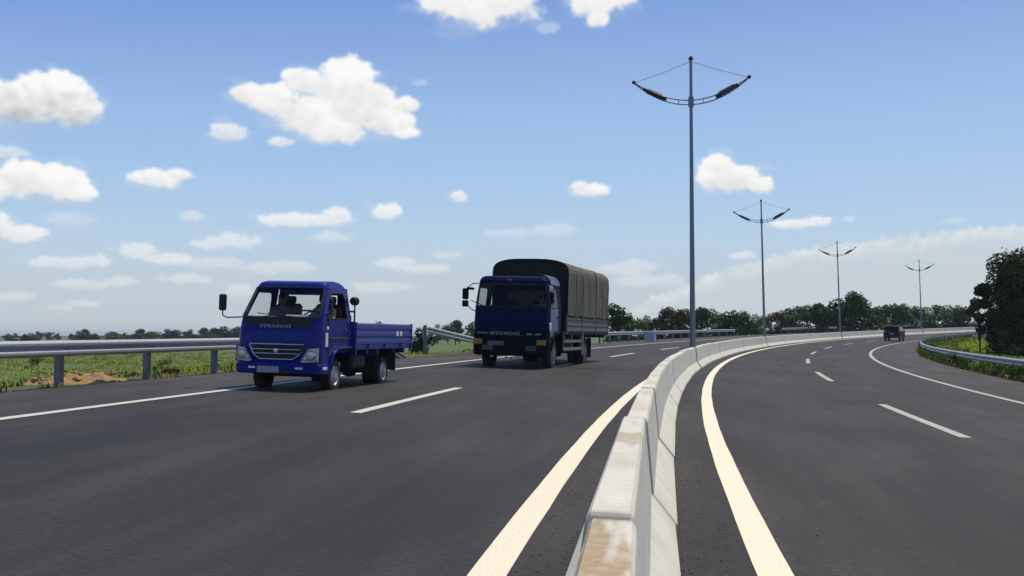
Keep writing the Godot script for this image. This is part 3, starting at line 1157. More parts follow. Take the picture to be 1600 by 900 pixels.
# a cab's skin as a grid: rows are (z, y, half width); the corners are rounded in plan by the columns
func cab_rows(st: SurfaceTool, rows: Array, cols: Array, c0: int, c1: int, flip := false):
	for i in rows.size() - 1:
		for c in range(c0, c1):
			var v := []
			for e in [[i, c], [i, c + 1], [i + 1, c + 1], [i + 1, c]]:
				var r: Array = rows[e[0]]
				var k: Array = cols[e[1]]
				v.append(Vector3(r[2] * k[0], r[1], r[0] - k[1] * r[3]))
			if flip: q(st, v[3], v[2], v[1], v[0])
			else: q(st, v[0], v[1], v[2], v[3])

# road dust over paint
func dusty(m: StandardMaterial3D, c: Color, seed_: int):
	m.albedo_color = Color.WHITE
	m.albedo_texture = noise_tex(512, 0.012, 5, [[0.0, lin(c.r * 0.9, c.g * 0.9, c.b * 0.85)], [0.55, lin(c.r, c.g, c.b)], [1.0, lin(c.r * 1.2 + 0.018, c.g * 1.2 + 0.016, c.b * 1.05 + 0.012)]], seed_)
	m.uv1_triplanar = true
	m.uv1_scale = Vector3(0.7, 1.1, 0.7)

func seam(parent: Node3D, pts: Array):
	var st := st_new()
	tube(st, pts, 0.007, 5)
	part("seam", st, black_m, parent)

# ------------------------------------------------------------------ the small blue truck
func build_small_truck():
	black_m = mat(lin(0.012, 0.012, 0.013), 0.7)
	rubber_m = mat(lin(0.024, 0.022, 0.019), 0.9)
	letter_m = mat(lin(0.24, 0.24, 0.25), 0.45, 0.3)
	chrome_m = mat(lin(0.55, 0.56, 0.58), 0.25, 0.9)
	var blue := mat(lin(0.010, 0.012, 0.165), 0.36, 0.0, 0.22)
	blue.metallic_specular = 0.2
	dusty(blue, Color(0.007, 0.016, 0.19), 131)
	var blue_bed := mat(lin(0.013, 0.036, 0.25), 0.45, 0.0, 0.2)
	var dark := mat(lin(0.02, 0.02, 0.025), 0.6)
	var frame_m := mat(lin(0.02, 0.02, 0.022), 0.8)
	var pane := glass(Color(0.05, 0.06, 0.06), 0.14)
	var clear := glass(Color(0.9, 0.93, 0.95), 0.22)
	var reflector := mat(lin(0.6, 0.6, 0.62), 0.18, 0.85)
	var rim := mat(lin(0.45, 0.44, 0.42), 0.5, 0.3)
	var white := mat(lin(0.72, 0.74, 0.74), 0.5)
	var seat_m := mat(lin(0.03, 0.03, 0.032), 0.8)
	var t := thing("small_truck", "small bright blue drop-side truck with an open bed, driving ahead of the covered truck", "truck", on_road(-4.033, 20.70, 0.262, 0.222, 0.026))
	# rows: z, y, half width, how far the corners are pulled back
	var cols := [[-1.0, 1.0], [-0.985, 0.62], [-0.94, 0.34], [-0.86, 0.16], [-0.6, 0.055], [-0.3, 0.014], [0.0, 0.0], [0.3, 0.014], [0.6, 0.055], [0.86, 0.16], [0.94, 0.34], [0.985, 0.62], [1.0, 1.0]]
	var front := [[0.925, 0.50, 0.80, 0.20], [0.935, 0.70, 0.808, 0.20], [0.925, 0.90, 0.81, 0.20], [0.905, 1.10, 0.81, 0.20], [0.875, 1.26, 0.80, 0.20], [0.845, 1.345, 0.795, 0.20]]
	var screen := [[0.845, 1.345, 0.795, 0.20], [0.72, 1.55, 0.765, 0.20], [0.585, 1.75, 0.730, 0.20], [0.475, 1.905, 0.70, 0.20]]
	var roof := [[0.475, 1.905, 0.70, 0.20], [0.43, 1.965, 0.675, 0.17], [0.36, 2.005, 0.64, 0.14], [0.2, 2.035, 0.61, 0.10], [-0.15, 2.05, 0.60, 0.0], [-0.45, 2.03, 0.605, 0.0], [-0.57, 1.985, 0.63, 0.0], [-0.62, 1.90, 0.68, 0.0]]
	var st := st_new()
	cab_rows(st, front, cols, 0, 12)
	cab_rows(st, screen, cols, 0, 2)
	cab_rows(st, screen, cols, 10, 12)
	cab_rows(st, roof, cols, 0, 12)
	var hw := func(y: float) -> float:
		if y < 1.1: return lerpf(0.795, 0.81, clampf((y - 0.45) / 0.4, 0, 1))
		if y < 1.345: return lerpf(0.81, 0.795, (y - 1.1) / 0.245)
		if y < 1.905: return lerpf(0.795, 0.70, (y - 1.345) / 0.56)
		return lerpf(0.70, 0.60, clampf((y - 1.905) / 0.14, 0, 1))
	for s in [-1.0, 1.0]:
		var map := func(v: Vector2) -> Vector3: return Vector3(s * hw.call(v.y), v.y, v.x)
		var lower := PackedVector2Array([Vector2(0.725, 0.50), Vector2(0.735, 0.70), Vector2(0.725, 0.90), Vector2(0.705, 1.10), Vector2(0.675, 1.26), Vector2(0.645, 1.345), Vector2(-0.64, 1.345), Vector2(-0.64, 1.1), Vector2(-0.64, 0.80), Vector2(0.10, 0.78), Vector2(0.26, 0.68), Vector2(0.37, 0.52), Vector2(0.42, 0.40), Vector2(0.70, 0.40)])
		sheet(st, lower, map, s < 0)
		# pillars and the rail over the door
		sheet(st, PackedVector2Array([Vector2(0.645, 1.345), Vector2(0.52, 1.55), Vector2(0.385, 1.75), Vector2(0.275, 1.905), Vector2(0.15, 1.905), Vector2(0.24, 1.80), Vector2(0.36, 1.62), Vector2(0.545, 1.345)]), map, s < 0)
		sheet(st, PackedVector2Array([Vector2(0.275, 1.905), Vector2(-0.62, 1.905), Vector2(-0.62, 1.82), Vector2(0.225, 1.82)]), map, s < 0)
		sheet(st, PackedVector2Array([Vector2(-0.34, 1.82), Vector2(-0.62, 1.82), Vector2(-0.64, 1.345), Vector2(-0.42, 1.345), Vector2(-0.40, 1.70)]), map, s < 0)
		# cant rail between side and roof
		for i in roof.size() - 1:
			var r0: Array = roof[i]
			var r1: Array = roof[i + 1]
			var v0 := Vector3(s * r0[2], r0[1], r0[0] - r0[3])
			var v1 := Vector3(s * r1[2], r1[1], r1[0] - r1[3])
			var w0 := Vector3(s * 0.70, 1.905, r0[0] - r0[3])
			var w1 := Vector3(s * 0.70, 1.905, r1[0] - r1[3])
			if s > 0: q(st, w0, w1, v1, v0)
			else: q(st, v0, v1, w1, w0)
	# back of the cab round its window
	var bm := func(v: Vector2) -> Vector3: return Vector3(v.x, v.y, -0.635)
	for e in [[-0.80, 0.62, 0.80, 1.42], [-0.72, 1.42, -0.50, 1.80], [0.50, 1.42, 0.72, 1.80], [-0.70, 1.80, 0.70, 1.93]]:
		sheet(st, PackedVector2Array([Vector2(e[0], e[1]), Vector2(e[2], e[1]), Vector2(e[2], e[3]), Vector2(e[0], e[3])]), bm, true)
	# floor of the cab, wheel boxes
	bx(st, Vector3(0, 0.80, 0.12), Vector3(1.56, 0.04, 1.5), 0.0)
	part("cab", st, blue, t)
	# door skins and the bright lips of the wheel arches
	for s in [-1.0, 1.0]:
		st = st_new()
		var map := func(v: Vector2) -> Vector3: return Vector3(s * (hw.call(v.y) + 0.006), v.y, v.x)
		sheet(st, PackedVector2Array([Vector2(0.50, 1.335), Vector2(-0.41, 1.335), Vector2(-0.43, 1.1), Vector2(-0.42, 0.84), Vector2(0.14, 0.83), Vector2(0.32, 0.70), Vector2(0.47, 0.66), Vector2(0.52, 1.0)]), map, s < 0)
		var door := part("door", st, blue, t)
		var dp := [[0.50, 1.335], [0.53, 1.0], [0.475, 0.66], [0.32, 0.70], [0.14, 0.83], [-0.42, 0.84], [-0.43, 1.1], [-0.41, 1.335]]
		seam(door, dp.map(func(v): return Vector3(s * (hw.call(v[1]) + 0.004), v[1], v[0])))
		st = st_new()
		bx(st, Vector3(s * 0.83, 1.14, -0.30), Vector3(0.025, 0.035, 0.14), 0.008)
		part("handle", st, dark, door)
		st = st_new()
		bx(st, Vector3(s * 0.823, 0.985, 0.04), Vector3(0.012, 0.035, 0.86), 0.005)
		part("trim_strip", st, dark, door)
		st = st_new()
		sheet(st, PackedVector2Array([Vector2(0.545, 1.345), Vector2(0.36, 1.62), Vector2(0.225, 1.82), Vector2(-0.34, 1.82), Vector2(-0.40, 1.70), Vector2(-0.42, 1.345)]), map, s < 0)
		if s < 0: part("side_window", st, pane, t)
		st = st_new()
		tube(st, [Vector3(s * 0.80, 1.345, 0.545), Vector3(s * 0.755, 1.62, 0.36), Vector3(s * 0.72, 1.82, 0.225), Vector3(s * 0.72, 1.825, -0.33), Vector3(s * 0.745, 1.7, -0.40), Vector3(s * 0.80, 1.345, -0.42), Vector3(s * 0.80, 1.345, 0.545)], 0.014, 6)
		part("window_seal", st, rubber_m, t)
		st = st_new()
		tube(st, [Vector3(s * 0.815, 0.42, 0.435), Vector3(s * 0.82, 0.54, 0.385), Vector3(s * 0.825, 0.69, 0.275), Vector3(s * 0.825, 0.79, 0.11), Vector3(s * 0.825, 0.81, -0.3), Vector3(s * 0.825, 0.81, -0.62)], 0.026, 8)
		part("wheel_arch", st, blue, t)
		st = st_new()
		sheet(st, PackedVector2Array([Vector2(0.42, 0.40), Vector2(0.37, 0.52), Vector2(0.26, 0.68), Vector2(0.10, 0.78), Vector2(-0.60, 0.79), Vector2(-0.60, 0.74), Vector2(0.05, 0.72), Vector2(0.30, 0.40)]), func(v: Vector2) -> Vector3: return Vector3(s * 0.70, v.y, v.x), s < 0)
		bx(st, Vector3(s * 0.62, 0.74, -0.05), Vector3(0.34, 0.02, 1.0), 0.0)
		part("wheel_housing", st, black_m, t)
	# windscreen, black apron and lettering
	st = st_new()
	cab_rows(st, screen, cols, 2, 10)
	part("windscreen", st, pane, t)
	st = st_new()
	tube(st, [Vector3(-0.748, 1.36, 0.775), Vector3(-0.66, 1.895, 0.415), Vector3(-0.42, 1.905, 0.465), Vector3(0.42, 1.905, 0.465), Vector3(0.66, 1.895, 0.415), Vector3(0.748, 1.36, 0.775), Vector3(0.45, 1.35, 0.835), Vector3(-0.45, 1.35, 0.835), Vector3(-0.748, 1.36, 0.775)], 0.016, 6)
	part("screen_seal", st, rubber_m, t)
	st = st_new()
	var apron := [[0.898, 1.18, 0.72, 0.20], [0.888, 1.27, 0.755, 0.20], [0.857, 1.35, 0.775, 0.20]]
	cab_rows(st, apron, cols, 3, 9)
	part("apron", st, black_m, t)
	lettering("lettering", "VINAXUKI", 0.062, 0.006, letter_m, t, Transform3D(Basis(Vector3.RIGHT, -0.15) * Basis.from_scale(Vector3(1.5, 1, 1)), Vector3(-0.05, 1.19, 0.910)))
	st = st_new()
	for s in [-1.0, 1.0]:
		tube(st, [Vector3(s * 0.42, 1.34, 0.86), Vector3(s * 0.1 - 0.05, 1.39, 0.835), Vector3(s * 0.1 - 0.36, 1.42, 0.80)], 0.009, 5)
	part("wiper", st, black_m, t)
	seam(t, [Vector3(-0.74, 0.92, 0.80), Vector3(-0.60, 0.92, 0.902), Vector3(-0.3, 0.92, 0.922), Vector3(0, 0.92, 0.926), Vector3(0.3, 0.92, 0.922), Vector3(0.60, 0.92, 0.902), Vector3(0.74, 0.92, 0.80)])
	# grille
	st = st_new()
	var gr := [Vector2(-0.52, 0.865), Vector2(0.52, 0.865), Vector2(0.44, 0.68), Vector2(0.32, 0.60), Vector2(-0.32, 0.60), Vector2(-0.44, 0.68)]
	sheet(st, PackedVector2Array(gr), func(v: Vector2) -> Vector3: return Vector3(v.x, v.y, 0.944 - 0.05 * v.x * v.x))
	var grille := part("grille", st, black_m, t)
	st = st_new()
	var loop := []
	for i in 7:
		var p: Vector2 = gr[i % 6]
		loop.append(Vector3(p.x, p.y, 0.95 - 0.05 * p.x * p.x))
		if i == 0: loop.append(Vector3(0, 0.868, 0.955))
	tube(st, loop, 0.014, 6)
	part("chrome_frame", st, chrome_m, grille)
	for e in [[0.775, 0.46], [0.70, 0.42]]:
		st = st_new()
		tube(st, [Vector3(-e[1], e[0], 0.945), Vector3(0, e[0], 0.957), Vector3(e[1], e[0], 0.945)], 0.012, 6)
		part("slat", st, chrome_m, grille)
	st = st_new()
	lathe_z(st, Vector3(0, 0.755, 0.955), 0.05, 0.018)
	part("emblem", st, chrome_m, grille)
	# headlights
	for s in [-1.0, 1.0]:
		var hl := PackedVector2Array([Vector2(0.455 , 0.575), Vector2(0.60, 0.80), Vector2(0.80, 0.83), Vector2(0.805, 0.555), Vector2(0.5, 0.545)])
		var hm := func(v: Vector2) -> Vector3: return Vector3(s * v.x, v.y, 0.951 - 0.045 * v.x * v.x - 0.26 * pow(maxf(0.0, v.x - 0.66), 1.0))
		st = st_new()
		sheet(st, hl, hm, s < 0)
		var lamp := part("headlight", st, reflector, t)
		st = st_new()
		lathe_z(st, Vector3(s * 0.66, 0.68, 0.93), 0.085, 0.02)
		lathe_z(st, Vector3(s * 0.56, 0.62, 0.935), 0.04, 0.015)
		part("bulb_bowl", st, chrome_m, lamp)
		st = st_new()
		sheet(st, hl, func(v: Vector2) -> Vector3: return hm.call(v) + Vector3(0, 0, 0.02), s < 0)
		part("lens", st, clear, lamp)
		st = st_new()
		var edge := []
		for i in 6: edge.append(hm.call(hl[i % 5]) + Vector3(0, 0, 0.012))
		tube(st, edge, 0.012, 6)
		part("bezel", st, dark, lamp)
		# indicator and white plate on the corner, fog lamps
		st = st_new()
		bx(st, Vector3(s * 0.812, 1.17, 0.56), Vector3(0.02, 0.06, 0.09), 0.008)
		part("side_indicator", st, white, t)
		st = st_new()
		bx(st, Vector3(s * 0.45, 0.445, 0.965), Vector3(0.15, 0.05, 0.03), 0.01)
		part("fog_light", st, white, t)
	st = st_new()
	bx(st, Vector3(0.814, 0.96, 0.60), Vector3(0.014, 0.25, 0.12), 0.005)
	var sticker := part("side_plate", st, white, t)
	sticker.set_meta("label", "tall white plate on the front corner of the cab")
	# bumper
	st = st_new()
	var bcols := cols
	cab_rows(st, [[0.955, 0.335, 0.77, 0.16], [0.985, 0.36, 0.815, 0.17], [0.985, 0.50, 0.82, 0.17], [0.96, 0.53, 0.81, 0.17], [0.86, 0.535, 0.80, 0.16]], bcols, 0, 12)
	for s in [-1.0, 1.0]:
		bx(st, Vector3(s * 0.80, 0.435, 0.63), Vector3(0.035, 0.19, 0.38), 0.012)
	part("bumper", st, blue, t)
	st = st_new()
	bx(st, Vector3(0.0, 0.375, 0.955), Vector3(0.62, 0.07, 0.07), 0.01)
	part("bumper_intake", st, black_m, t)
	st = st_new()
	bx(st, Vector3(-0.13, 0.415, 0.993), Vector3(0.42, 0.115, 0.014), 0.004)
	part("licence_plate", st, mat(lin(0.30, 0.29, 0.31), 0.5), t)
	for s in [-1.0, 1.0]:
		st = st_new()
		bx(st, Vector3(s * 0.822, 0.445, 0.66), Vector3(0.012, 0.05, 0.20), 0.004)
		part("side_marker", st, white, t)
	# inside
	st = st_new()
	bx(st, Vector3(0, 1.22, 0.58), Vector3(1.42, 0.20, 0.34), 0.05)
	part("dashboard", st, dark, t)
	st = st_new()
	bx(st, Vector3(0.26, 1.375, 0.66), Vector3(0.40, 0.05, 0.16), 0.015, Basis(Vector3.UP, 0.2))
	bx(st, Vector3(-0.30, 1.355, 0.64), Vector3(0.30, 0.03, 0.14), 0.01, Basis(Vector3.UP, -0.3))
	part("dashboard_paper", st, white, t)
	for x in [-0.42, 0.40]:
		st = st_new()
		bx(st, Vector3(x, 1.00, -0.18), Vector3(0.56, 0.16, 0.52), 0.05)
		bx(st, Vector3(x, 1.34, -0.46), Vector3(0.54, 0.58, 0.13), 0.05, Basis(Vector3.RIGHT, -0.12))
		bx(st, Vector3(x, 1.70, -0.51), Vector3(0.26, 0.15, 0.09), 0.03)
		part("seat", st, seat_m, t)
	st = st_new()
	var ring := []
	for k in 25:
		var a := TAU * k / 24
		ring.append(Vector3(0.40 + 0.19 * cos(a), 1.33 + 0.15 * sin(a), 0.36 - 0.12 * sin(a)))
	tube(st, ring, 0.014, 6, false)
	tube(st, [Vector3(0.40, 1.33, 0.36), Vector3(0.40, 1.2, 0.55)], 0.02, 6)
	for a in [0.0, PI]:
		tube(st, [Vector3(0.40, 1.33, 0.36), Vector3(0.40 + 0.19 * cos(a), 1.33, 0.36)], 0.012, 6)
	part("steering_wheel", st, black_m, t)
	st = st_new()
	bx(st, Vector3(0, 1.83, 0.42), Vector3(0.24, 0.06, 0.03), 0.01)
	part("rear_view_mirror", st, black_m, t)
	st = st_new()
	sheet(st, PackedVector2Array([Vector2(-0.50, 1.42), Vector2(0.50, 1.42), Vector2(0.50, 1.80), Vector2(-0.50, 1.80)]), bm, true)
	part("rear_window", st, pane, t)
	# mirrors
	for s in [-1.0, 1.0]:
		st = st_new()
		if s < 0:
			tube(st, [Vector3(-0.80, 1.34, 0.70), Vector3(-1.06, 1.325, 0.80), Vector3(-1.13, 1.36, 0.82), Vector3(-1.14, 1.48, 0.82)], 0.013, 7)
		else:
			tube(st, [Vector3(0.79, 1.42, 0.56), Vector3(0.88, 1.42, 0.62), Vector3(0.89, 1.48, 0.62)], 0.013, 7)
		var mt := part("mirror_arm", st, dark, t)
		st = st_new()
		var mx := -1.14 if s < 0 else 0.89
		if s < 0: bx(st, Vector3(mx, 1.60, 0.82), Vector3(0.15, 0.30, 0.06), 0.025)
		else: bx(st, Vector3(mx, 1.60, 0.62), Vector3(0.06, 0.24, 0.10), 0.02)
		part("mirror", st, black_m, mt)
	# chassis
	st = st_new()
	for s in [-1.0, 1.0]:
		bx(st, Vector3(s * 0.38, 0.58, -1.75), Vector3(0.07, 0.15, 4.7), 0.01)
	for z in [-0.9, -1.7, -2.5, -3.3, -4.0]:
		bx(st, Vector3(0, 0.60, z), Vector3(0.7, 0.09, 0.08), 0.01)
	bx(st, Vector3(0, 0.55, -0.2), Vector3(0.5, 0.4, 0.8), 0.05)
	tube(st, [Vector3(-0.66, 0.30, 0), Vector3(0.66, 0.30, 0)], 0.05, 8)
	tube(st, [Vector3(-0.6, 0.30, -2.67), Vector3(0.6, 0.30, -2.67)], 0.06, 8)
	lathe_x(st, Vector3(0, 0.30, -2.67), [Vector2(0.0, -0.16), Vector2(0.12, -0.12), Vector2(0.15, 0.0), Vector2(0.12, 0.12), Vector2(0.0, 0.16)], 14)
	part("chassis", st, frame_m, t)
	st = st_new()
	bx(st, Vector3(0.60, 0.52, -1.30), Vector3(0.28, 0.28, 0.72), 0.05)
	part("fuel_tank", st, frame_m, t)
	st = st_new()
	bx(st, Vector3(-0.60, 0.52, -1.30), Vector3(0.28, 0.26, 0.5), 0.02)
	part("battery_box", st, frame_m, t)
	# bed: floor, three drop sides, headboard and its rack
	st = st_new()
	bx(st, Vector3(0, 0.795, -2.42), Vector3(1.70, 0.06, 3.42), 0.01)
	for z in [-0.95, -1.6, -2.2, -3.2, -3.9]:
		bx(st, Vector3(0, 0.715, z), Vector3(1.6, 0.10, 0.06), 0.01)
	part("bed_floor", st, blue_bed, t)
	for s in [-1.0, 1.0]:
		st = st_new()
		bed_board(st, Vector3(s * 0.865, 0, -0.75), Vector3(s * 0.865, 0, -4.12), s)
		var board := part("drop_side", st, blue_bed, t)
		if s > 0:
			st = st_new()
			for k in 2: bx(st, Vector3(0.887, 1.08, -3.15 - 0.24 * k), Vector3(0.006, 0.10, 0.15), 0.002)
			part("white_marking", st, white, board)
		for z in [-1.4, -2.4, -3.4]:
			st = st_new()
			bx(st, Vector3(s * 0.89, 0.84, z), Vector3(0.03, 0.12, 0.06), 0.008)
			part("hinge", st, blue_bed, board)
		for z in [-0.72, -4.14]:
			st = st_new()
			bx(st, Vector3(s * 0.865, 1.03, z), Vector3(0.06, 0.54, 0.06), 0.01)
			part("corner_post", st, blue_bed, t)
	st = st_new()
	bx(st, Vector3(0, 1.04, -4.14), Vector3(1.66, 0.46, 0.04), 0.01)
	part("tailboard", st, blue_bed, t)
	st = st_new()
	bx(st, Vector3(0, 1.05, -0.72), Vector3(1.66, 0.52, 0.04), 0.01)
	for x in [-0.83, -0.3, 0.3, 0.83]:
		tube(st, [Vector3(x, 1.3, -0.72), Vector3(x, 1.50, -0.72)], 0.018, 6)
	tube(st, [Vector3(-0.83, 1.50, -0.72), Vector3(0.83, 1.50, -0.72)], 0.02, 6)
	part("headboard", st, blue_bed, t)
	st = st_new()
	tube(st, [Vector3(0.83, 1.5, -0.72), Vector3(0.83, 1.64, -0.72)], 0.015, 6)
	lathe_z(st, Vector3(0.83, 1.70, -0.68), 0.085, 0.07)
	lathe_z(st, Vector3(0.83, 1.70, -0.74), 0.085, -0.05)
	part("work_lamp", st, black_m, t)
	for s in [-1.0, 1.0]:
		st = st_new()
		bx(st, Vector3(s * 0.68, 0.50, -3.14), Vector3(0.36, 0.40, 0.012), 0.0)
		part("mud_flap", st, rubber_m, t)
		wheel(t, Vector3(s * 0.665, 0.295, 0), 0.297, 0.18, s, rim, rubber_m, 0.62)
		wheel(t, Vector3(s * 0.675, 0.295, -2.67), 0.297, 0.17, s, rim, rubber_m, 0.62)
		wheel(t, Vector3(s * 0.47, 0.295, -2.67), 0.297, 0.17, -s, rim, rubber_m, 0.62)
		st = st_new()
		lathe_x(st, Vector3(s * 0.76, 0.295, -2.67), [Vector2(0.07, 0.0), Vector2(0.065, s * 0.03), Vector2(0.0, s * 0.035)], 16, s)
		part("hub_cap", st, chrome_m, t)
	# the driver and the passenger
	var driver := seated(Color(0.24, 0.20, 0.18), Color(0.03, 0.03, 0.04), [Vector3(-0.15, 0.34, 0.40), Vector3(0.15, 0.36, 0.40)], 0.03)
	var rider := seated(Color(0.12, 0.10, 0.10), Color(0.035, 0.03, 0.03), [Vector3(-0.11, 0.15, 0.33), Vector3(0.12, 0.15, 0.34)], 0.0)
	var pm := cloth_mat()
	var root: Transform3D = t.transform
	tag(put("person", driver, pm, self, root * Transform3D(Basis.IDENTITY, Vector3(0.40, 1.02, -0.24))), "driver in a brown shirt behind the steering wheel of the small blue truck", "person")
	tag(put("person", rider, pm, self, root * Transform3D(Basis(Vector3.UP, 0.15), Vector3(-0.42, 1.02, -0.20))), "passenger in a dark shirt sitting beside the driver of the small blue truck", "person")
	big_driver = put("person", driver, pm, self, Transform3D.IDENTITY)

var big_driver: MeshInstance3D

func lathe_z(st: SurfaceTool, at: Vector3, r: float, depth: float):
	var n := 18
	for k in n:
		var a := TAU * k / n
		var b := TAU * (k + 1) / n
		var p := at + Vector3(cos(a) * r, sin(a) * r, 0)
		var o := at + Vector3(cos(b) * r, sin(b) * r, 0)
		var d := Vector3(0, 0, depth)
		var pi := at + Vector3(cos(a) * r * 0.8, sin(a) * r * 0.8, 0) + d
		var oi := at + Vector3(cos(b) * r * 0.8, sin(b) * r * 0.8, 0) + d
		if depth > 0:
			q(st, p, o, oi, pi)
			tri(st, pi, oi, at + d * 1.1)
		else:
			q(st, o, p, pi, oi)
			tri(st, oi, pi, at + d * 1.1)

# a pressed steel drop side with three long ribs
func bed_board(st: SurfaceTool, a: Vector3, b: Vector3, s: float):
	var prof := [[0.815, 0.0], [0.86, 0.0], [0.88, 0.018], [0.945, 0.018], [0.965, 0.0], [1.01, 0.0], [1.03, 0.018], [1.095, 0.018], [1.115, 0.0], [1.16, 0.0], [1.18, 0.018], [1.25, 0.018], [1.275, 0.012], [1.285, -0.015]]
	for i in prof.size() - 1:
		var y0: float = prof[i][0]
		var y1: float = prof[i + 1][0]
		var x0: float = prof[i][1] * s
		var x1: float = prof[i + 1][1] * s
		var v := [a + Vector3(x0, y0, 0), b + Vector3(x0, y0, 0), b + Vector3(x1, y1, 0), a + Vector3(x1, y1, 0)]
		if s > 0: q(st, v[0], v[1], v[2], v[3])
		else: q(st, v[3], v[2], v[1], v[0])
	bx(st, (a + b) / 2 + Vector3(-s * 0.022, 1.05, 0), Vector3(0.02, 0.47, absf(a.z - b.z)), 0.004)

# ------------------------------------------------------------------ the covered truck
func build_big_truck():
	var navy := mat(lin(0.0035, 0.007, 0.040), 0.5)
	navy.metallic_specular = 0.14
	dusty(navy, Color(0.003, 0.010, 0.048), 137)
	var grey_blue := mat(lin(0.10, 0.115, 0.20), 0.45, 0.0, 0.2)
	var dark := mat(lin(0.007, 0.007, 0.008), 0.7)
	dark.metallic_specular = 0.15
	var under := mat(lin(0.018, 0.018, 0.018), 0.85)
	var pane := glass(Color(0.02, 0.025, 0.03), 0.35)
	var amber := mat(lin(0.32, 0.17, 0.02), 0.35)
	var cream := mat(lin(0.66, 0.66, 0.50), 0.3)
	var metal := mat(lin(0.22, 0.20, 0.18), 0.7, 0.2)
	var rim := mat(lin(0.30, 0.28, 0.24), 0.7, 0.1)
	var t := thing("covered_truck", "large dark blue cargo truck with a grey canvas cover, driving behind the small truck", "truck", on_road(0.216, 34.63, 0.242, 0.259, 0.028))
	var cols := [[-1.0, 1.0], [-0.985, 0.55], [-0.95, 0.28], [-0.88, 0.10], [-0.6, 0.03], [-0.3, 0.008], [0.0, 0.0], [0.3, 0.008], [0.6, 0.03], [0.88, 0.10], [0.95, 0.28], [0.985, 0.55], [1.0, 1.0]]
	var front := [[1.20, 1.02, 1.165, 0.20], [1.225, 1.2, 1.17, 0.20], [1.235, 1.5, 1.17, 0.20], [1.22, 1.78, 1.165, 0.20], [1.205, 1.90, 1.16, 0.20]]
	var screen := [[1.205, 1.90, 1.16, 0.20], [1.15, 2.2, 1.14, 0.20], [1.07, 2.60, 1.10, 0.20]]
	var roof := [[1.07, 2.60, 1.10, 0.20], [1.05, 2.72, 1.08, 0.20], [0.98, 2.81, 1.03, 0.18], [0.80, 2.86, 0.95, 0.12], [0.2, 2.89, 0.90, 0.0], [-0.4, 2.88, 0.90, 0.0], [-0.60, 2.82, 0.95, 0.0], [-0.66, 2.65, 1.05, 0.0]]
	var hw := func(y: float) -> float:
		if y < 1.9: return 1.17
		if y < 2.60: return lerpf(1.16, 1.10, (y - 1.9) / 0.7)
		return lerpf(1.10, 0.92, clampf((y - 2.6) / 0.26, 0, 1))
	var st := st_new()
	cab_rows(st, front, cols, 0, 12)
	cab_rows(st, screen, cols, 0, 2)
	cab_rows(st, screen, cols, 10, 12)
	cab_rows(st, roof, cols, 0, 12)
	for s in [-1.0, 1.0]:
		var map := func(v: Vector2) -> Vector3: return Vector3(s * hw.call(v.y), v.y, v.x)
		sheet(st, PackedVector2Array([Vector2(1.0, 1.02), Vector2(1.03, 1.4), Vector2(1.005, 1.90), Vector2(-0.66, 1.90), Vector2(-0.66, 1.15), Vector2(-0.40, 1.12), Vector2(0.38, 1.12), Vector2(0.56, 0.85), Vector2(0.98, 0.80)]), map, s < 0)
		sheet(st, PackedVector2Array([Vector2(1.005, 1.90), Vector2(0.95, 2.2), Vector2(0.87, 2.60), Vector2(0.72, 2.60), Vector2(0.80, 2.2), Vector2(0.84, 1.90)]), map, s < 0)
		sheet(st, PackedVector2Array([Vector2(0.87, 2.60), Vector2(-0.66, 2.60), Vector2(-0.66, 2.50), Vector2(0.75, 2.50)]), map, s < 0)
		sheet(st, PackedVector2Array([Vector2(-0.10, 2.50), Vector2(-0.66, 2.50), Vector2(-0.66, 1.90), Vector2(-0.10, 1.90)]), map, s < 0)
		for i in roof.size() - 1:
			var r0: Array = roof[i]
			var r1: Array = roof[i + 1]
			var v0 := Vector3(s * r0[2], r0[1], r0[0] - r0[3])
			var v1 := Vector3(s * r1[2], r1[1], r1[0] - r1[3])
			var w0 := Vector3(s * 1.10, 2.60, r0[0] - r0[3])
			var w1 := Vector3(s * 1.10, 2.60, r1[0] - r1[3])
			if s > 0: q(st, w0, w1, v1, v0)
			else: q(st, v0, v1, w1, w0)
	var bm := func(v: Vector2) -> Vector3: return Vector3(v.x, v.y, -0.66)
	for e in [[-1.15, 1.1, 1.15, 2.0], [-1.10, 2.0, -0.6, 2.45], [0.6, 2.0, 1.10, 2.45], [-1.05, 2.45, 1.05, 2.75]]:
		sheet(st, PackedVector2Array([Vector2(e[0], e[1]), Vector2(e[2], e[1]), Vector2(e[2], e[3]), Vector2(e[0], e[3])]), bm, true)
	bx(st, Vector3(0, 1.16, 0.25), Vector3(2.28, 0.05, 1.8), 0.0)
	part("cab", st, navy, t)
	for s in [-1.0, 1.0]:
		st = st_new()
		var map := func(v: Vector2) -> Vector3: return Vector3(s * (hw.call(v.y) + 0.007), v.y, v.x)
		sheet(st, PackedVector2Array([Vector2(0.86, 1.89), Vector2(-0.20, 1.89), Vector2(-0.22, 1.20), Vector2(0.40, 1.18), Vector2(0.58, 1.02), Vector2(0.90, 1.02)]), map, s < 0)
		var door := part("door", st, grey_blue if s > 0 else navy, t)
		if s > 0: door.set_meta("label", "sun-bleached greyish blue door")
		var dp := [[0.86, 1.89], [0.91, 1.02], [0.58, 1.02], [0.40, 1.18], [-0.22, 1.20], [-0.20, 1.89]]
		seam(door, dp.map(func(v): return Vector3(s * (hw.call(v[1]) + 0.005), v[1], v[0])))
		st = st_new()
		bx(st, Vector3(s * 1.195, 1.62, -0.08), Vector3(0.03, 0.04, 0.16), 0.01)
		part("handle", st, dark, door)
		st = st_new()
		sheet(st, PackedVector2Array([Vector2(0.84, 1.90), Vector2(0.80, 2.2), Vector2(0.74, 2.50), Vector2(-0.10, 2.50), Vector2(-0.10, 1.90)]), map, s < 0)
		part("side_window", st, pane, t)
		st = st_new()
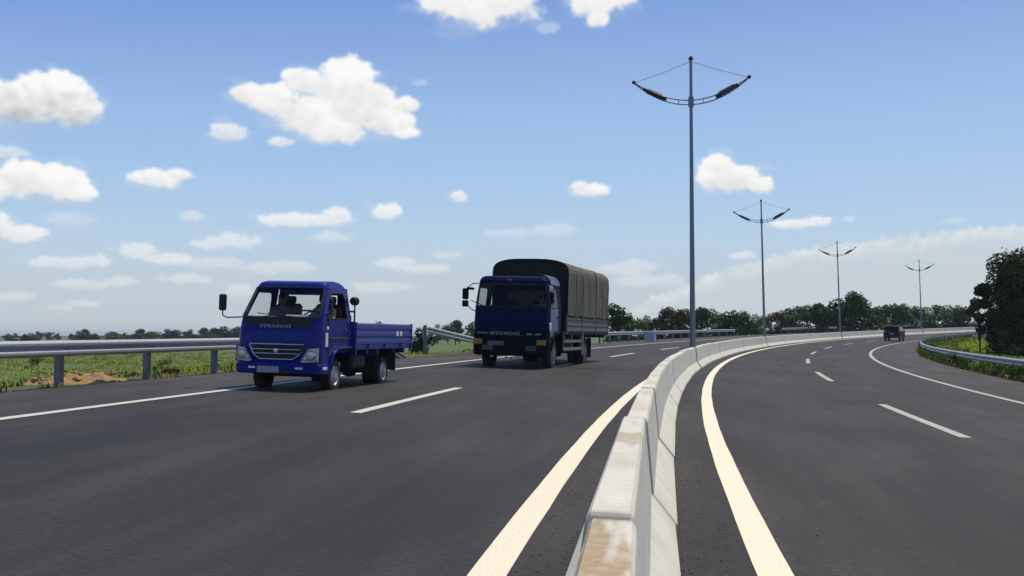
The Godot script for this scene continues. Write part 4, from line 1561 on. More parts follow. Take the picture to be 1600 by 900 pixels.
		tube(st, [Vector3(s * 1.165, 1.90, 0.84), Vector3(s * 1.14, 2.2, 0.80), Vector3(s * 1.115, 2.5, 0.74), Vector3(s * 1.115, 2.5, -0.10), Vector3(s * 1.165, 1.90, -0.10), Vector3(s * 1.165, 1.90, 0.84)], 0.02, 6)
		part("window_seal", st, rubber_m, t)
		st = st_new()
		tube(st, [Vector3(s * 1.18, 0.60, 0.72), Vector3(s * 1.19, 0.86, 0.60), Vector3(s * 1.19, 1.10, 0.40), Vector3(s * 1.19, 1.14, -0.38), Vector3(s * 1.19, 0.95, -0.60), Vector3(s * 1.18, 0.70, -0.66)], 0.035, 8)
		part("wheel_arch", st, dark, t)
		st = st_new()
		bx(st, Vector3(s * 1.185, 1.32, 0.94), Vector3(0.06, 0.26, 0.20), 0.03)
		part("corner_lamp", st, cream, t)
		st = st_new()
		bx(st, Vector3(s * 1.0, 0.84, 1.27), Vector3(0.30, 0.17, 0.05), 0.02)
		part("indicator", st, amber, t)
	# curved shields at the back edge of the roof
	st = st_new()
	for k in 8:
		var a0 := PI * 0.5 * k / 8
		var a1 := PI * 0.5 * (k + 1) / 8
		for z in [[0.70, 0.0], [0.0, -0.62]]:
			q(st, Vector3(0.72 + 0.40 * sin(a0), 2.62 + 0.33 * cos(a0), z[0]), Vector3(0.72 + 0.40 * sin(a1), 2.62 + 0.33 * cos(a1), z[0]), Vector3(0.72 + 0.40 * sin(a1), 2.62 + 0.33 * cos(a1), z[1]), Vector3(0.72 + 0.40 * sin(a0), 2.62 + 0.33 * cos(a0), z[1]))
	part("roof_shield", st, grey_blue, t)
	st = st_new()
	cab_rows(st, screen, cols, 2, 10)
	part("windscreen", st, pane, t)
	st = st_new()
	tube(st, [Vector3(-1.10, 1.92, 1.13), Vector3(-1.05, 2.58, 1.0), Vector3(-0.6, 2.60, 1.06), Vector3(0.6, 2.60, 1.06), Vector3(1.05, 2.58, 1.0), Vector3(1.10, 1.92, 1.13), Vector3(0.6, 1.91, 1.195), Vector3(-0.6, 1.91, 1.195), Vector3(-1.10, 1.92, 1.13)], 0.025, 6)
	part("screen_seal", st, rubber_m, t)
	st = st_new()
	for x in [-0.75, 0.0, 0.7]:
		tube(st, [Vector3(x, 1.88, 1.24), Vector3(x - 0.3, 2.0, 1.215), Vector3(x - 0.52, 2.08, 1.195)], 0.012, 5)
	part("wiper", st, dark, t)
	st = st_new()
	bx(st, Vector3(-0.1, 2.73, 1.065), Vector3(0.14, 0.05, 0.05), 0.015)
	part("roof_marker", st, mat(lin(0.35, 0.05, 0.04), 0.4), t)
	seam(t, [Vector3(-1.12, 1.42, 1.09), Vector3(-0.95, 1.42, 1.215), Vector3(0, 1.42, 1.238), Vector3(0.95, 1.42, 1.215), Vector3(1.12, 1.42, 1.09)])
	seam(t, [Vector3(-0.98, 1.84, 1.19), Vector3(0, 1.84, 1.218), Vector3(0.98, 1.84, 1.19)])
	# black grille band, bumper
	st = st_new()
	cab_rows(st, [[1.245, 0.98, 1.165, 0.20], [1.25, 1.17, 1.17, 0.20], [1.23, 1.19, 1.165, 0.20]], cols, 0, 12)
	var band := part("grille", st, dark, t)
	for y in [1.02, 1.06]:
		st = st_new()
		bx(st, Vector3(0, y - 0.01, 1.245), Vector3(1.6, 0.014, 0.03), 0.003)
		part("slat", st, rubber_m, band)
	lettering("lettering", "HYUNDAI", 0.10, 0.008, letter_m, t, Transform3D(Basis.from_scale(Vector3(1.45, 1, 1)), Vector3(-0.13, 1.10, 1.262)))
	for e in [[-0.98, 0.32], [-0.70, 0.13]]:
		st = st_new()
		bx(st, Vector3(e[0] + 0.12, 1.10, 1.245), Vector3(e[1], 0.055, 0.014), 0.004)
		part("badge", st, mat(lin(0.16, 0.15, 0.16), 0.4, 0.5), t)
	for e in [[0.62, 0.17], [0.88, 0.17]]:
		st = st_new()
		bx(st, Vector3(e[0], 1.09, 1.25), Vector3(e[1], 0.06, 0.014), 0.004)
		part("badge", st, mat(lin(0.22, 0.20, 0.21), 0.4, 0.5), t)
	st = st_new()
	cab_rows(st, [[1.22, 0.42, 1.10, 0.2], [1.27, 0.46, 1.17, 0.22], [1.285, 0.92, 1.18, 0.22], [1.25, 0.97, 1.17, 0.22], [1.0, 0.98, 1.16, 0.2]], cols, 0, 12)
	for s in [-1.0, 1.0]: bx(st, Vector3(s * 1.14, 0.72, 0.86), Vector3(0.05, 0.48, 0.46), 0.02)
	part("bumper", st, dark, t)
	st = st_new()
	bx(st, Vector3(-0.42, 0.80, 1.292), Vector3(0.52, 0.13, 0.014), 0.004)
	part("licence_plate", st, mat(lin(0.11, 0.11, 0.12), 0.5), t)
	for s in [-1.0, 1.0]:
		st = st_new()
		bx(st, Vector3(s * 0.68, 0.66, 1.275), Vector3(0.34, 0.17, 0.03), 0.02)
		var hl := part("headlight", st, mat(lin(0.05, 0.05, 0.055), 0.15, 0.6), t)
		st = st_new()
		bx(st, Vector3(s * 0.68, 0.66, 1.295), Vector3(0.32, 0.15, 0.01), 0.003)
		part("lens", st, glass(Color(0.5, 0.5, 0.5), 0.25), hl)
	for e in [[-0.56, 0.40], [-0.10, 0.36], [0.06, 0.34], [0.26, 0.35]]:
		st = st_new()
		bx(st, Vector3(e[0], e[1], 1.19), Vector3(0.09, 0.07, 0.05), 0.015)
		part("tow_eye", st, mat(lin(0.4, 0.4, 0.42), 0.3, 0.8), t)
	# mirrors
	st = st_new()
	tube(st, [Vector3(-1.10, 2.62, 0.95), Vector3(-1.24, 2.60, 1.12), Vector3(-1.42, 2.46, 1.15), Vector3(-1.44, 2.0, 1.15), Vector3(-1.30, 1.82, 1.08), Vector3(-1.16, 1.75, 1.0)], 0.016, 6)
	tube(st, [Vector3(-1.42, 2.47, 1.15), Vector3(-1.25, 2.47, 1.13)], 0.014, 6)
	var ma := part("mirror_arm", st, dark, t)
	for e in [[2.28, 0.34], [1.98, 0.20]]:
		st = st_new()
		bx(st, Vector3(-1.46, e[0], 1.15), Vector3(0.20, e[1], 0.06), 0.025)
		part("mirror", st, dark, ma)
	st = st_new()
	bx(st, Vector3(-1.30, 2.44, 1.12), Vector3(0.20, 0.07, 0.12), 0.02)
	part("kerb_mirror", st, dark, ma)
	st = st_new()
	tube(st, [Vector3(1.11, 2.58, 0.92), Vector3(1.22, 2.56, 1.02), Vector3(1.25, 2.40, 1.04), Vector3(1.25, 1.98, 1.04), Vector3(1.17, 1.86, 0.98)], 0.016, 6)
	ma = part("mirror_arm", st, metal, t)
	st = st_new()
	bx(st, Vector3(1.25, 2.20, 1.04), Vector3(0.09, 0.34, 0.20), 0.025)
	part("mirror", st, dark, ma)
	st = st_new()
	bx(st, Vector3(1.20, 2.48, 1.0), Vector3(0.09, 0.16, 0.10), 0.02)
	part("marker_lamp", st, cream, ma)
	# inside
	st = st_new()
	bx(st, Vector3(0, 1.72, 0.85), Vector3(2.1, 0.26, 0.4), 0.06)
	part("dashboard", st, dark, t)
	st = st_new()
	bx(st, Vector3(-0.12, 1.90, 0.98), Vector3(0.24, 0.07, 0.12), 0.02)
	part("dashboard_box", st, cream, t)
	for x in [-0.6, 0.62]:
		st = st_new()
		bx(st, Vector3(x, 1.42, -0.1), Vector3(0.6, 0.2, 0.56), 0.05)
		bx(st, Vector3(x, 1.84, -0.42), Vector3(0.56, 0.72, 0.15), 0.05)
		part("seat", st, dark, t)
	st = st_new()
	var ring := []
	for k in 25:
		var a := TAU * k / 24
		ring.append(Vector3(0.62 + 0.23 * cos(a), 1.86 + 0.12 * sin(a), 0.50 - 0.2 * sin(a)))
	tube(st, ring, 0.016, 6, false)
	tube(st, [Vector3(0.62, 1.84, 0.5), Vector3(0.62, 1.6, 0.66)], 0.03, 6)
	part("steering_wheel", st, dark, t)
	st = st_new()
	sheet(st, PackedVector2Array([Vector2(-0.6, 2.0), Vector2(0.6, 2.0), Vector2(0.6, 2.45), Vector2(-0.6, 2.45)]), bm, true)
	part("rear_window", st, pane, t)
	# chassis
	st = st_new()
	for s in [-1.0, 1.0]:
		bx(st, Vector3(s * 0.45, 0.86, -3.6), Vector3(0.09, 0.26, 9.0), 0.01)
	for z in [-1.6, -2.8, -4.2, -6.2, -7.5]:
		bx(st, Vector3(0, 0.88, z), Vector3(0.8, 0.16, 0.1), 0.01)
	bx(st, Vector3(0, 0.80, 0.2), Vector3(0.9, 0.7, 1.4), 0.08)
	tube(st, [Vector3(-0.95, 0.5, 0), Vector3(0.95, 0.5, 0)], 0.07, 8)
	tube(st, [Vector3(-0.9, 0.5, -5.12), Vector3(0.9, 0.5, -5.12)], 0.09, 8)
	lathe_x(st, Vector3(0, 0.5, -5.12), [Vector2(0.0, -0.26), Vector2(0.2, -0.2), Vector2(0.25, 0.0), Vector2(0.2, 0.2), Vector2(0.0, 0.26)], 14)
	part("chassis", st, under, t)
	for s in [-1.0, 1.0]:
		st = st_new()
		bx(st, Vector3(s * 0.82, 0.82, -2.3), Vector3(0.5, 0.5, 1.3), 0.08)
		part("fuel_tank" if s > 0 else "tool_box", st, under, t)
		# side guard
		st = st_new()
		for y in [0.62, 0.88]:
			bx(st, Vector3(s * 1.19, y, -2.45), Vector3(0.04, 0.10, 3.0), 0.01)
		for z in [-1.1, -2.4, -3.9]:
			bx(st, Vector3(s * 1.165, 0.88, z), Vector3(0.05, 0.66, 0.07), 0.01)
		part("side_guard", st, metal, t)
		st = st_new()
		bx(st, Vector3(s * 1.20, 0.90, -4.05), Vector3(0.06, 1.0, 0.11), 0.01)
		part("guard_post", st, mat(lin(0.30, 0.29, 0.28), 0.7), t)
		st = st_new()
		bx(st, Vector3(s * 0.88, 0.62, -5.82), Vector3(0.58, 0.7, 0.015), 0.0)
		part("mud_flap", st, rubber_m, t)
		wheel(t, Vector3(s * 0.965, 0.49, 0), 0.495, 0.26, s, rim, rubber_m, 0.58, 8)
		wheel(t, Vector3(s * 0.965, 0.49, -5.12), 0.495, 0.25, s, rim, rubber_m, 0.58, 8)
		wheel(t, Vector3(s * 0.66, 0.49, -5.12), 0.495, 0.25, -s, rim, rubber_m, 0.58, 8)
	# load bed with boarded sides
	var board_t := noise_tex(512, 0.03, 4, [[0.0, lin(0.06, 0.06, 0.065)], [0.45, lin(0.13, 0.125, 0.125)], [0.75, lin(0.19, 0.18, 0.17)], [1.0, lin(0.22, 0.18, 0.14)]], 81)
	var board := mat(Color.WHITE, 0.8)
	board.albedo_texture = board_t
	board.uv1_triplanar = true
	board.uv1_scale = Vector3(0.5, 0.9, 0.35)
	st = st_new()
	bx(st, Vector3(0, 1.13, -4.98), Vector3(2.44, 0.10, 7.62), 0.01)
	for z in [-1.4, -2.4, -3.4, -4.4, -5.8, -6.8, -7.8, -8.6]:
		bx(st, Vector3(0, 1.04, z), Vector3(2.3, 0.10, 0.08), 0.01)
	part("bed_floor", st, under, t)
	for s in [-1.0, 1.0]:
		for k in 3:
			st = st_new()
			var z0 := -1.20 - 2.54 * k
			bx(st, Vector3(s * 1.225, 1.42, z0 - 1.24), Vector3(0.045, 0.50, 2.46), 0.012)
			for y in [1.24, 1.42, 1.60]:
				bx(st, Vector3(s * 1.25, y, z0 - 1.24), Vector3(0.016, 0.045, 2.44), 0.006)
			part("drop_side", st, board, t)
		for k in 4:
			st = st_new()
			bx(st, Vector3(s * 1.232, 1.42, -1.19 - 2.54 * k), Vector3(0.075, 0.66, 0.08), 0.012)
			part("bed_post", st, board, t)
	st = st_new()
	bx(st, Vector3(0, 1.42, -8.80), Vector3(2.44, 0.6, 0.05), 0.01)
	part("tailboard", st, board, t)
	# canvas cover over hoops, in two lengths that meet at a lashed gap
	var canvas := mat(Color.WHITE, 0.95)
	canvas.albedo_texture = noise_tex(1024, 0.02, 5, [[0.0, lin(0.065, 0.060, 0.043)], [0.38, lin(0.145, 0.135, 0.10)], [0.62, lin(0.20, 0.18, 0.132)], [1.0, lin(0.30, 0.265, 0.19)]], 91)
	canvas.uv1_triplanar = true
	canvas.uv1_scale = Vector3(0.5, 0.28, 0.8)
	canvas.detail_enabled = true
	canvas.detail_blend_mode = BaseMaterial3D.BLEND_MODE_MUL
	canvas.detail_uv_layer = BaseMaterial3D.DETAIL_UV_2
	canvas.uv2_triplanar = true
	canvas.uv2_scale = Vector3(2.4, 0.4, 2.4)
	canvas.detail_albedo = noise_tex(256, 0.05, 3, [[0.0, Color(0.72, 0.72, 0.72)], [1.0, Color(1, 1, 1)]], 93)
	canvas.detail_mask = flat_tex(Color.WHITE)
	for e in [[-1.15, -5.98], [-6.14, -8.84]]:
		st = st_new()
		canvas_cover(st, e[0], e[1])
		part("canvas_cover", st, canvas, t)
	# front wall of the cover behind the cab
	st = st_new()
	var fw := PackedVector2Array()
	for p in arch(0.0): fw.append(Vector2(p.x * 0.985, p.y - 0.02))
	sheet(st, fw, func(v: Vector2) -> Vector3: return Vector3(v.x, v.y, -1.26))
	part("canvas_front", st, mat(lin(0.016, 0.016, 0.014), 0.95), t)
	st = st_new()
	sheet(st, fw, func(v: Vector2) -> Vector3: return Vector3(v.x, v.y, -8.80), true)
	part("canvas_back", st, canvas, t)
	for z in [-2.4, -3.6, -4.8, -7.4]:
		for s in [-1.0, 1.0]:
			st = st_new()
			tube(st, [Vector3(s * 1.285, 3.1, z), Vector3(s * 1.29, 2.4, z - 0.02), Vector3(s * 1.28, 1.7, z)], 0.008, 5)
			part("rope", st, mat(lin(0.08, 0.07, 0.05), 0.9), t)
	big_driver.transform = t.transform * Transform3D(Basis.IDENTITY, Vector3(0.62, 1.50, -0.14))
	tag(big_driver, "driver in a brown shirt behind the windscreen of the large covered truck", "person")

# outline of the cover across the truck, from the left foot over the top to the right foot
func arch(z: float) -> PackedVector2Array:
	var out := PackedVector2Array()
	for y in [1.70, 2.1, 2.5, 2.9]: out.append(Vector2(-1.255, y))
	for k in 17:
		var a := PI * (1.0 - k / 16.0)
		out.append(Vector2(1.25 * signf(cos(a)) * pow(absf(cos(a)), 0.60), 3.10 + 0.435 * pow(sin(a), 0.8)))
	for y in [2.9, 2.5, 2.1, 1.70]: out.append(Vector2(1.255, y))
	return out

func canvas_cover(st: SurfaceTool, z0: float, z1: float):
	var prof := arch(0.0)
	var n := int(absf(z1 - z0) / 0.11)
	var noise := FastNoiseLite.new()
	noise.seed = 6
	noise.frequency = 0.8
	var pts := []
	for i in n + 1:
		var z := lerpf(z0, z1, float(i) / n)
		var row := []
		# the cloth sags between hoops 1.2 m apart and hangs in upright folds
		var hoop := absf(fposmod(z - z0, 1.22) / 1.22 - 0.5) * 2.0
		for k in prof.size():
			var p := prof[k]
			var sag := 0.022 * (1.0 - hoop * hoop)
			var low := clampf((3.0 - p.y) / 1.3, 0.0, 1.0)
			var fold := 0.035 * noise.get_noise_2d(z * 4.0, p.x) * (0.4 + low) + 0.02 * noise.get_noise_3d(z * 2.0, p.y * 2.0, p.x)
			var dir := Vector2(p.x, (p.y - 2.6) * 0.8).normalized()
			p -= dir * (sag * (1.0 - 0.6 * low) - fold)
			if k == 0 or k == prof.size() - 1: p.y += 0.05 * noise.get_noise_2d(z * 1.3, 40)
			row.append(Vector3(p.x + 0.02 * signf(p.x), p.y, z))
		pts.append(row)
	for i in n:
		for k in prof.size() - 1:
			q(st, pts[i][k], pts[i + 1][k], pts[i + 1][k + 1], pts[i][k + 1])

# ------------------------------------------------------------------ the car going away on the right
func build_car():
	var body := mat(lin(0.030, 0.006, 0.007), 0.5)
	body.metallic_specular = 0.2
	var silver := mat(lin(0.30, 0.30, 0.31), 0.4, 0.4)
	var pane := glass(Color(0.02, 0.02, 0.022), 0.8)
	var red := mat(lin(0.35, 0.015, 0.012), 0.3)
	# it faces away, so its own front (+z) points along the road
	var xf := along(126.2, 5.85)
	xf.basis = xf.basis * Basis(Vector3.UP, PI) * Basis(Vector3.BACK, BANK)
	var t := thing("car", "dark maroon boxy car seen from behind, driving away on the far right bend", "car", xf)
	var w := 0.84
	var prof := [Vector2(-0.02, 0.42), Vector2(-0.06, 0.62), Vector2(-0.02, 0.95), Vector2(0.02, 1.05), Vector2(0.22, 1.60), Vector2(0.42, 1.69), Vector2(2.3, 1.68), Vector2(2.75, 1.50), Vector2(3.15, 1.10), Vector2(3.85, 0.95), Vector2(4.02, 0.75), Vector2(4.0, 0.42), Vector2(3.62, 0.36), Vector2(3.50, 0.58), Vector2(3.28, 0.68), Vector2(3.05, 0.58), Vector2(2.94, 0.36), Vector2(1.06, 0.36), Vector2(0.95, 0.58), Vector2(0.72, 0.68), Vector2(0.50, 0.58), Vector2(0.38, 0.36)]
	var st := st_new()
	var inset := func(y: float) -> float: return w - 0.14 * clampf((y - 1.0) / 0.7, 0, 1)
	for s in [-1.0, 1.0]:
		sheet(st, PackedVector2Array(prof), func(v: Vector2) -> Vector3: return Vector3(s * inset.call(v.y), v.y, v.x), s < 0)
	for i in prof.size():
		var a: Vector2 = prof[i]
		var b: Vector2 = prof[(i + 1) % prof.size()]
		var xa: float = inset.call(a.y)
		var xb: float = inset.call(b.y)
		q(st, Vector3(-xa, a.y, a.x), Vector3(-xb, b.y, b.x), Vector3(xb, b.y, b.x), Vector3(xa, a.y, a.x))
	part("body", st, body, t)
	st = st_new()
	q(st, Vector3(-0.66, 1.08, 0.012), Vector3(0.66, 1.08, 0.012), Vector3(0.60, 1.56, 0.188), Vector3(-0.60, 1.56, 0.188))
	part("rear_window", st, pane, t)
	for s in [-1.0, 1.0]:
		st = st_new()
		sheet(st, PackedVector2Array([Vector2(0.30, 1.08), Vector2(0.46, 1.56), Vector2(2.25, 1.56), Vector2(2.85, 1.10)]), func(v: Vector2) -> Vector3: return Vector3(s * (inset.call(v.y) + 0.006), v.y, v.x), s < 0)
		part("side_window", st, pane, t)
		st = st_new()
		bx(st, Vector3(s * 0.74, 0.98, -0.03), Vector3(0.15, 0.30, 0.07), 0.02)
		part("tail_light", st, red, t)
		st = st_new()
		tube(st, [Vector3(s * 0.62, 1.70, 0.5), Vector3(s * 0.62, 1.74, 0.6), Vector3(s * 0.62, 1.74, 2.1), Vector3(s * 0.62, 1.70, 2.2)], 0.018, 6)
		part("roof_rail", st, silver, t)
		st = st_new()
		bx(st, Vector3(s * 0.93, 1.12, 2.75), Vector3(0.16, 0.13, 0.08), 0.03)
		part("mirror", st, body, t)
		for z in [0.72, 3.28]:
			wheel(t, Vector3(s * 0.74, 0.31, z), 0.31, 0.19, s, silver, rubber_m, 0.62, 5)
	st = st_new()
	bx(st, Vector3(0, 0.52, -0.05), Vector3(1.66, 0.22, 0.14), 0.04)
	part("bumper", st, black_m, t)
	st = st_new()
	bx(st, Vector3(0, 0.80, -0.05), Vector3(0.46, 0.14, 0.02), 0.004)
	part("licence_plate", st, silver, t)
	st = st_new()
	bx(st, Vector3(-0.72, 1.32, 0.10), Vector3(0.09, 0.55, 0.05), 0.01, Basis(Vector3.RIGHT, 0.35))
	part("pillar_trim", st, silver, t)

# ------------------------------------------------------------------ trees
func foliage(c: Color, seed_: int) -> StandardMaterial3D:
	var m := mat(Color.WHITE, 0.75)
	m.vertex_color_use_as_albedo = true
	m.metallic_specular = 0.1
	m.backlight_enabled = true
	m.backlight = Color(c.r * 0.25, c.g * 0.25, c.b * 0.15)
	return m

# a crown of many small leaves gathered on uneven lobes; lobes are [centre, radii]
func crown_mesh(lobes: Array, leaves: int, size: float, tint: Color, seed_: int, slim := 0.55, droop := 0.0) -> ArrayMesh:
	var r := RandomNumberGenerator.new()
	r.seed = seed_
	var noise := FastNoiseLite.new()
	noise.seed = seed_
	noise.frequency = 0.9
	var weight := []
	var total := 0.0
	for l in lobes:
		total += l[1].x * l[1].y + l[1].y * l[1].z
		weight.append(total)
	var tone := []
	for l in lobes: tone.append(r.randf_range(0.72, 1.3))
	var vs := PackedVector3Array()
	var ns := PackedVector3Array()
	var cs := PackedColorArray()
	var ids := PackedInt32Array()
	for i in leaves:
		var w := r.randf() * total
		var k := 0
		while weight[k] < w: k += 1
		var d := Vector3(r.randfn(), r.randfn(), r.randfn()).normalized()
		var rad := pow(r.randf(), 0.28)
		var p: Vector3 = lobes[k][0] + d * rad * lobes[k][1]
		var n := noise.get_noise_3dv(p * 2.2)
		if n < -0.18 and r.randf() < 0.85: continue   # gaps that let the sky through
		p += d * n * 0.35 * lobes[k][1].x
		var nrm := (d * 0.7 + Vector3(r.randf_range(-1, 1), r.randf_range(-0.2, 1.1), r.randf_range(-1, 1))).normalized()
		var u := nrm.cross(Vector3(r.randf_range(-1, 1), r.randf_range(-1, 1) - droop * 3.0, r.randf_range(-1, 1))).normalized()
		var v := nrm.cross(u)
		if droop > 0.0:
			v = (v - Vector3.UP * droop).normalized()
			u = v.cross(nrm).normalized()
		var s := size * r.randf_range(0.6, 1.35)
		var f: float = tone[k] * r.randf_range(0.7, 1.3)
		var c := Color(tint.r * f * r.randf_range(0.85, 1.2), tint.g * f, tint.b * f * r.randf_range(0.8, 1.1))
		var b := vs.size()
		for e in [[0.0, -1.0], [slim, 0.05], [0.0, 1.0], [-slim, 0.05]]:
			vs.append(p + (u * e[0] + v * e[1]) * s * 0.5 + nrm * (0.12 * s * absf(e[0])))
			ns.append((nrm * 0.6 + d * 0.6).normalized())
			cs.append(c)
		ids.append_array(PackedInt32Array([b, b + 2, b + 1, b, b + 3, b + 2]))
	var a := []
	a.resize(Mesh.ARRAY_MAX)
	a[Mesh.ARRAY_VERTEX] = vs
	a[Mesh.ARRAY_NORMAL] = ns
	a[Mesh.ARRAY_COLOR] = cs
	a[Mesh.ARRAY_INDEX] = ids
	var m := ArrayMesh.new()
	m.add_surface_from_arrays(Mesh.PRIMITIVE_TRIANGLES, a)
	return m

func trunk_mesh(height: float, r0: float, tips: Array, seed_: int) -> ArrayMesh:
	var r := RandomNumberGenerator.new()
	r.seed = seed_
	var st := st_new()
	var top := Vector3(r.randf_range(-0.2, 0.2), height, r.randf_range(-0.2, 0.2))
	tube(st, [Vector3(0, -0.3, 0), Vector3(0, 0.25, 0), top * 0.5 + Vector3(r.randf_range(-0.12, 0.12), 0, 0.08), top], [r0 * 1.35, r0, r0 * 0.8, r0 * 0.55], 8)
	for t in tips:
		var a := top * r.randf_range(0.6, 1.0)
		tube(st, [a, a.lerp(t, 0.5) + Vector3(r.randf_range(-0.15, 0.15), r.randf_range(-0.05, 0.2), 0), t], [r0 * 0.45, r0 * 0.28, r0 * 0.1], 6)
	return st.commit()

var kinds := []

func build_trees():
	var r := RandomNumberGenerator.new()
	r.seed = 77
	var bark := mat(lin(0.06, 0.045, 0.03), 0.9)
	# kinds of tree, each of unit height 5 m: lobes, tint
	var defs := [
		["round", Color(0.042, 0.074, 0.016), 12, 1.0],
		["broad", Color(0.070, 0.120, 0.020), 14, 1.35],
		["tall", Color(0.050, 0.090, 0.018), 10, 0.62],
		["bushy", Color(0.090, 0.150, 0.022), 12, 1.15],
		["dark", Color(0.028, 0.046, 0.015), 12, 1.1],
		["reddish", Color(0.080, 0.056, 0.024), 12, 1.15],
	]
	for i in defs.size():
		var d: Array = defs[i]
		var lobes := []
		var tips := []
		for k in d[2]:
			var a := r.randf() * TAU
			var y := r.randf_range(1.5, 4.2)
			var spread: float = d[3] * (1.5 - 0.25 * absf(y - 2.4)) * sqrt(r.randf())
			if d[0] == "bushy": y -= 0.7
			var c := Vector3(cos(a) * spread, y, sin(a) * spread)
			var q0 := r.randf_range(0.55, 0.95)
			lobes.append([c, Vector3(q0 * d[3] ** 0.5, q0 * 0.78, q0 * d[3] ** 0.5)])
			if k % 2 == 0: tips.append(c)
		lobes.append([Vector3(0, 4.3, 0), Vector3(0.6, 0.6, 0.6) * sqrt(d[3])])
		lobes.append([Vector3(0.1, 1.5, 0.1), Vector3(1.0 * d[3], 0.8, 1.0 * d[3])])
		kinds.append([crown_mesh(lobes, 2600, 0.30, d[1], 100 + i), trunk_mesh(2.2, 0.11, tips, 200 + i), d[0]])
	var leaf := foliage(Color(0.05, 0.09, 0.02), 0)
	kinds.append(leaf)
	kinds.append(bark)
	# photo column, distance, height above the field, kind, label, group
	var far_left := "low dark tree on the left skyline above the guardrail, %s from the left"
	var list := []
	for e in [[14, 430, 3.6, 4], [60, 460, 4.6, 4], [78, 440, 4.2, 0], [92, 480, 3.8, 4], [112, 470, 3.6, 2], [176, 430, 4.4, 0], [196, 440, 4.0, 3], [236, 420, 4.4, 1], [262, 400, 5.2, 4], [276, 410, 5.0, 0], [298, 390, 5.0, 4], [318, 380, 5.6, 2], [334, 370, 5.4, 0], [350, 350, 5.8, 4], [372, 340, 5.6, 0], [150, 460, 3.4, 1], [40, 450, 3.4, 3], [210, 440, 3.6, 3]]:
		list.append(e + [far_left, "low trees on the skyline at the left"])
	list.append([132, 400, 5.2, 0, "dark round tree standing out on the skyline left of the small truck", ""])
	list.append([219, 400, 5.3, 2, "narrow upright tree on the skyline between the round tree and the small truck", ""])
	list.append([656, 66, 2.5, 4, "dark olive bush behind the tail of the small truck's bed", ""])
	list.append([592, 150, 3.9, 4, "small dark treetop just above the bed of the small truck", ""])
	for e in [[684, 240, 4.4, 3], [700, 250, 4.4, 1], [718, 235, 4.5, 3], [741, 205, 4.6, 0], [625, 260, 4.2, 3], [575, 280, 4.3, 0], [545, 290, 4.3, 3], [765, 220, 4.4, 1]]:
		list.append(e + ["small green tree in the hedge line between the two trucks, %s from the left", "trees seen between the two trucks"])
	list.append([712, 225, 5.2, 2, "thin pointed treetop above the hedge between the two trucks", ""])
	list.append([958, 105, 5.0, 0, "green round tree beside the tail of the covered truck", ""])
	list.append([982, 112, 3.9, 1, "low spreading tree sloping down from the covered truck's tail", ""])
	for e in [[1010, 130, 4.0, 3], [1026, 128, 3.8, 5], [1062, 125, 4.7, 5], [1072, 140, 4.9, 1]]:
		list.append(e + ["low tree before the tallest lamp post, %s from the left after the covered truck", "trees left of the tallest lamp post"])
	list.append([1047, 130, 5.0, 0, "dark full tree just left of the tallest lamp post", ""])
	list.append([1094, 135, 5.1, 2, "narrow dark tree just right of the tallest lamp post", ""])
	for e in [[1112, 140, 4.9, 1], [1146, 130, 4.6, 0], [1158, 135, 4.3, 0], [1130, 150, 4.2, 3], [1180, 160, 4.4, 3], [1192, 170, 4.2, 1]]:
		list.append(e + ["low tree between the first and the second lamp post, %s from the left", "trees between first and second lamp post"])
	for e in [[1218, 160, 4.9, 5], [1232, 170, 5.4, 0], [1246, 165, 5.6, 3], [1262, 160, 5.7, 1], [1296, 165, 5.4, 0], [1287, 180, 5.8, 3]]:
		list.append(e + ["green tree between the second and the third lamp post, %s from the left", "trees between second and third lamp post"])
	list.append([1281, 150, 5.9, 2, "tall slender tree left of the third lamp post", ""])
	list.append([1330, 150, 7.4, 0, "tallest dark round tree behind the third lamp post", ""])
	list.append([1345, 165, 6.8, 1, "broad green tree leaning on the right of the tallest round tree", ""])
	for e in [[1312, 170, 6.2, 4], [1368, 185, 5.8, 0], [1384, 190, 6.3, 0], [1398, 185, 6.4, 0], [1412, 190, 6.5, 3], [1430, 195, 6.2, 1], [1446, 200, 6.2, 3], [1462, 190, 6.3, 3], [1480, 200, 6.5, 1], [1496, 195, 6.3, 3], [1508, 190, 6.0, 0]]:
		list.append(e + ["green tree of the far line around the last lamp post, %s from the left", "trees in the far line on the right"])
	for k in 46:   # low bushes that close the skyline between the trees
		var px := r.randf_range(-10.0, 370.0)
		if k > 18: px = r.randf_range(100.0, 372.0)
		list.append([px, r.randf_range(330.0, 470.0), r.randf_range(2.7, 3.7), [3, 0, 4, 1][k % 4], "low bush in the dark hedge line on the skyline beyond the near left guardrail", "bushes of the hedge line on the skyline at the left"])
	list.sort_custom(func(a, b): return a[0] < b[0])
	var counts := {}
	for e in list:
		if "%s" in e[4]:
			counts[e[4]] = counts.get(e[4], 0) + 1
			e[4] = e[4] % nth(counts[e[4]])
		var dist: float = e[1]
		var x: float = (e[0] - 800.0) / 1721.6 * dist
		var ground := -0.75
		# the ground rises with the road on the far bend
		if e[0] > 940: ground = lerpf(-0.75, 0.2, clampf((dist - 100.0) / 80.0, 0, 1))
		var hgt: float = e[2]
		var wide := r.randf_range(0.85, 1.2)
		if dist > 300.0:
			ground -= 0.9
			wide = r.randf_range(1.3, 2.1)
		plant_tree(Vector3(x, ground, -dist), hgt, e[3], r.randf() * TAU, wide, e[4], e[5])
	# the dense feathery trees close by on the right
	var needle := foliage(Color(0.03, 0.045, 0.015), 0)
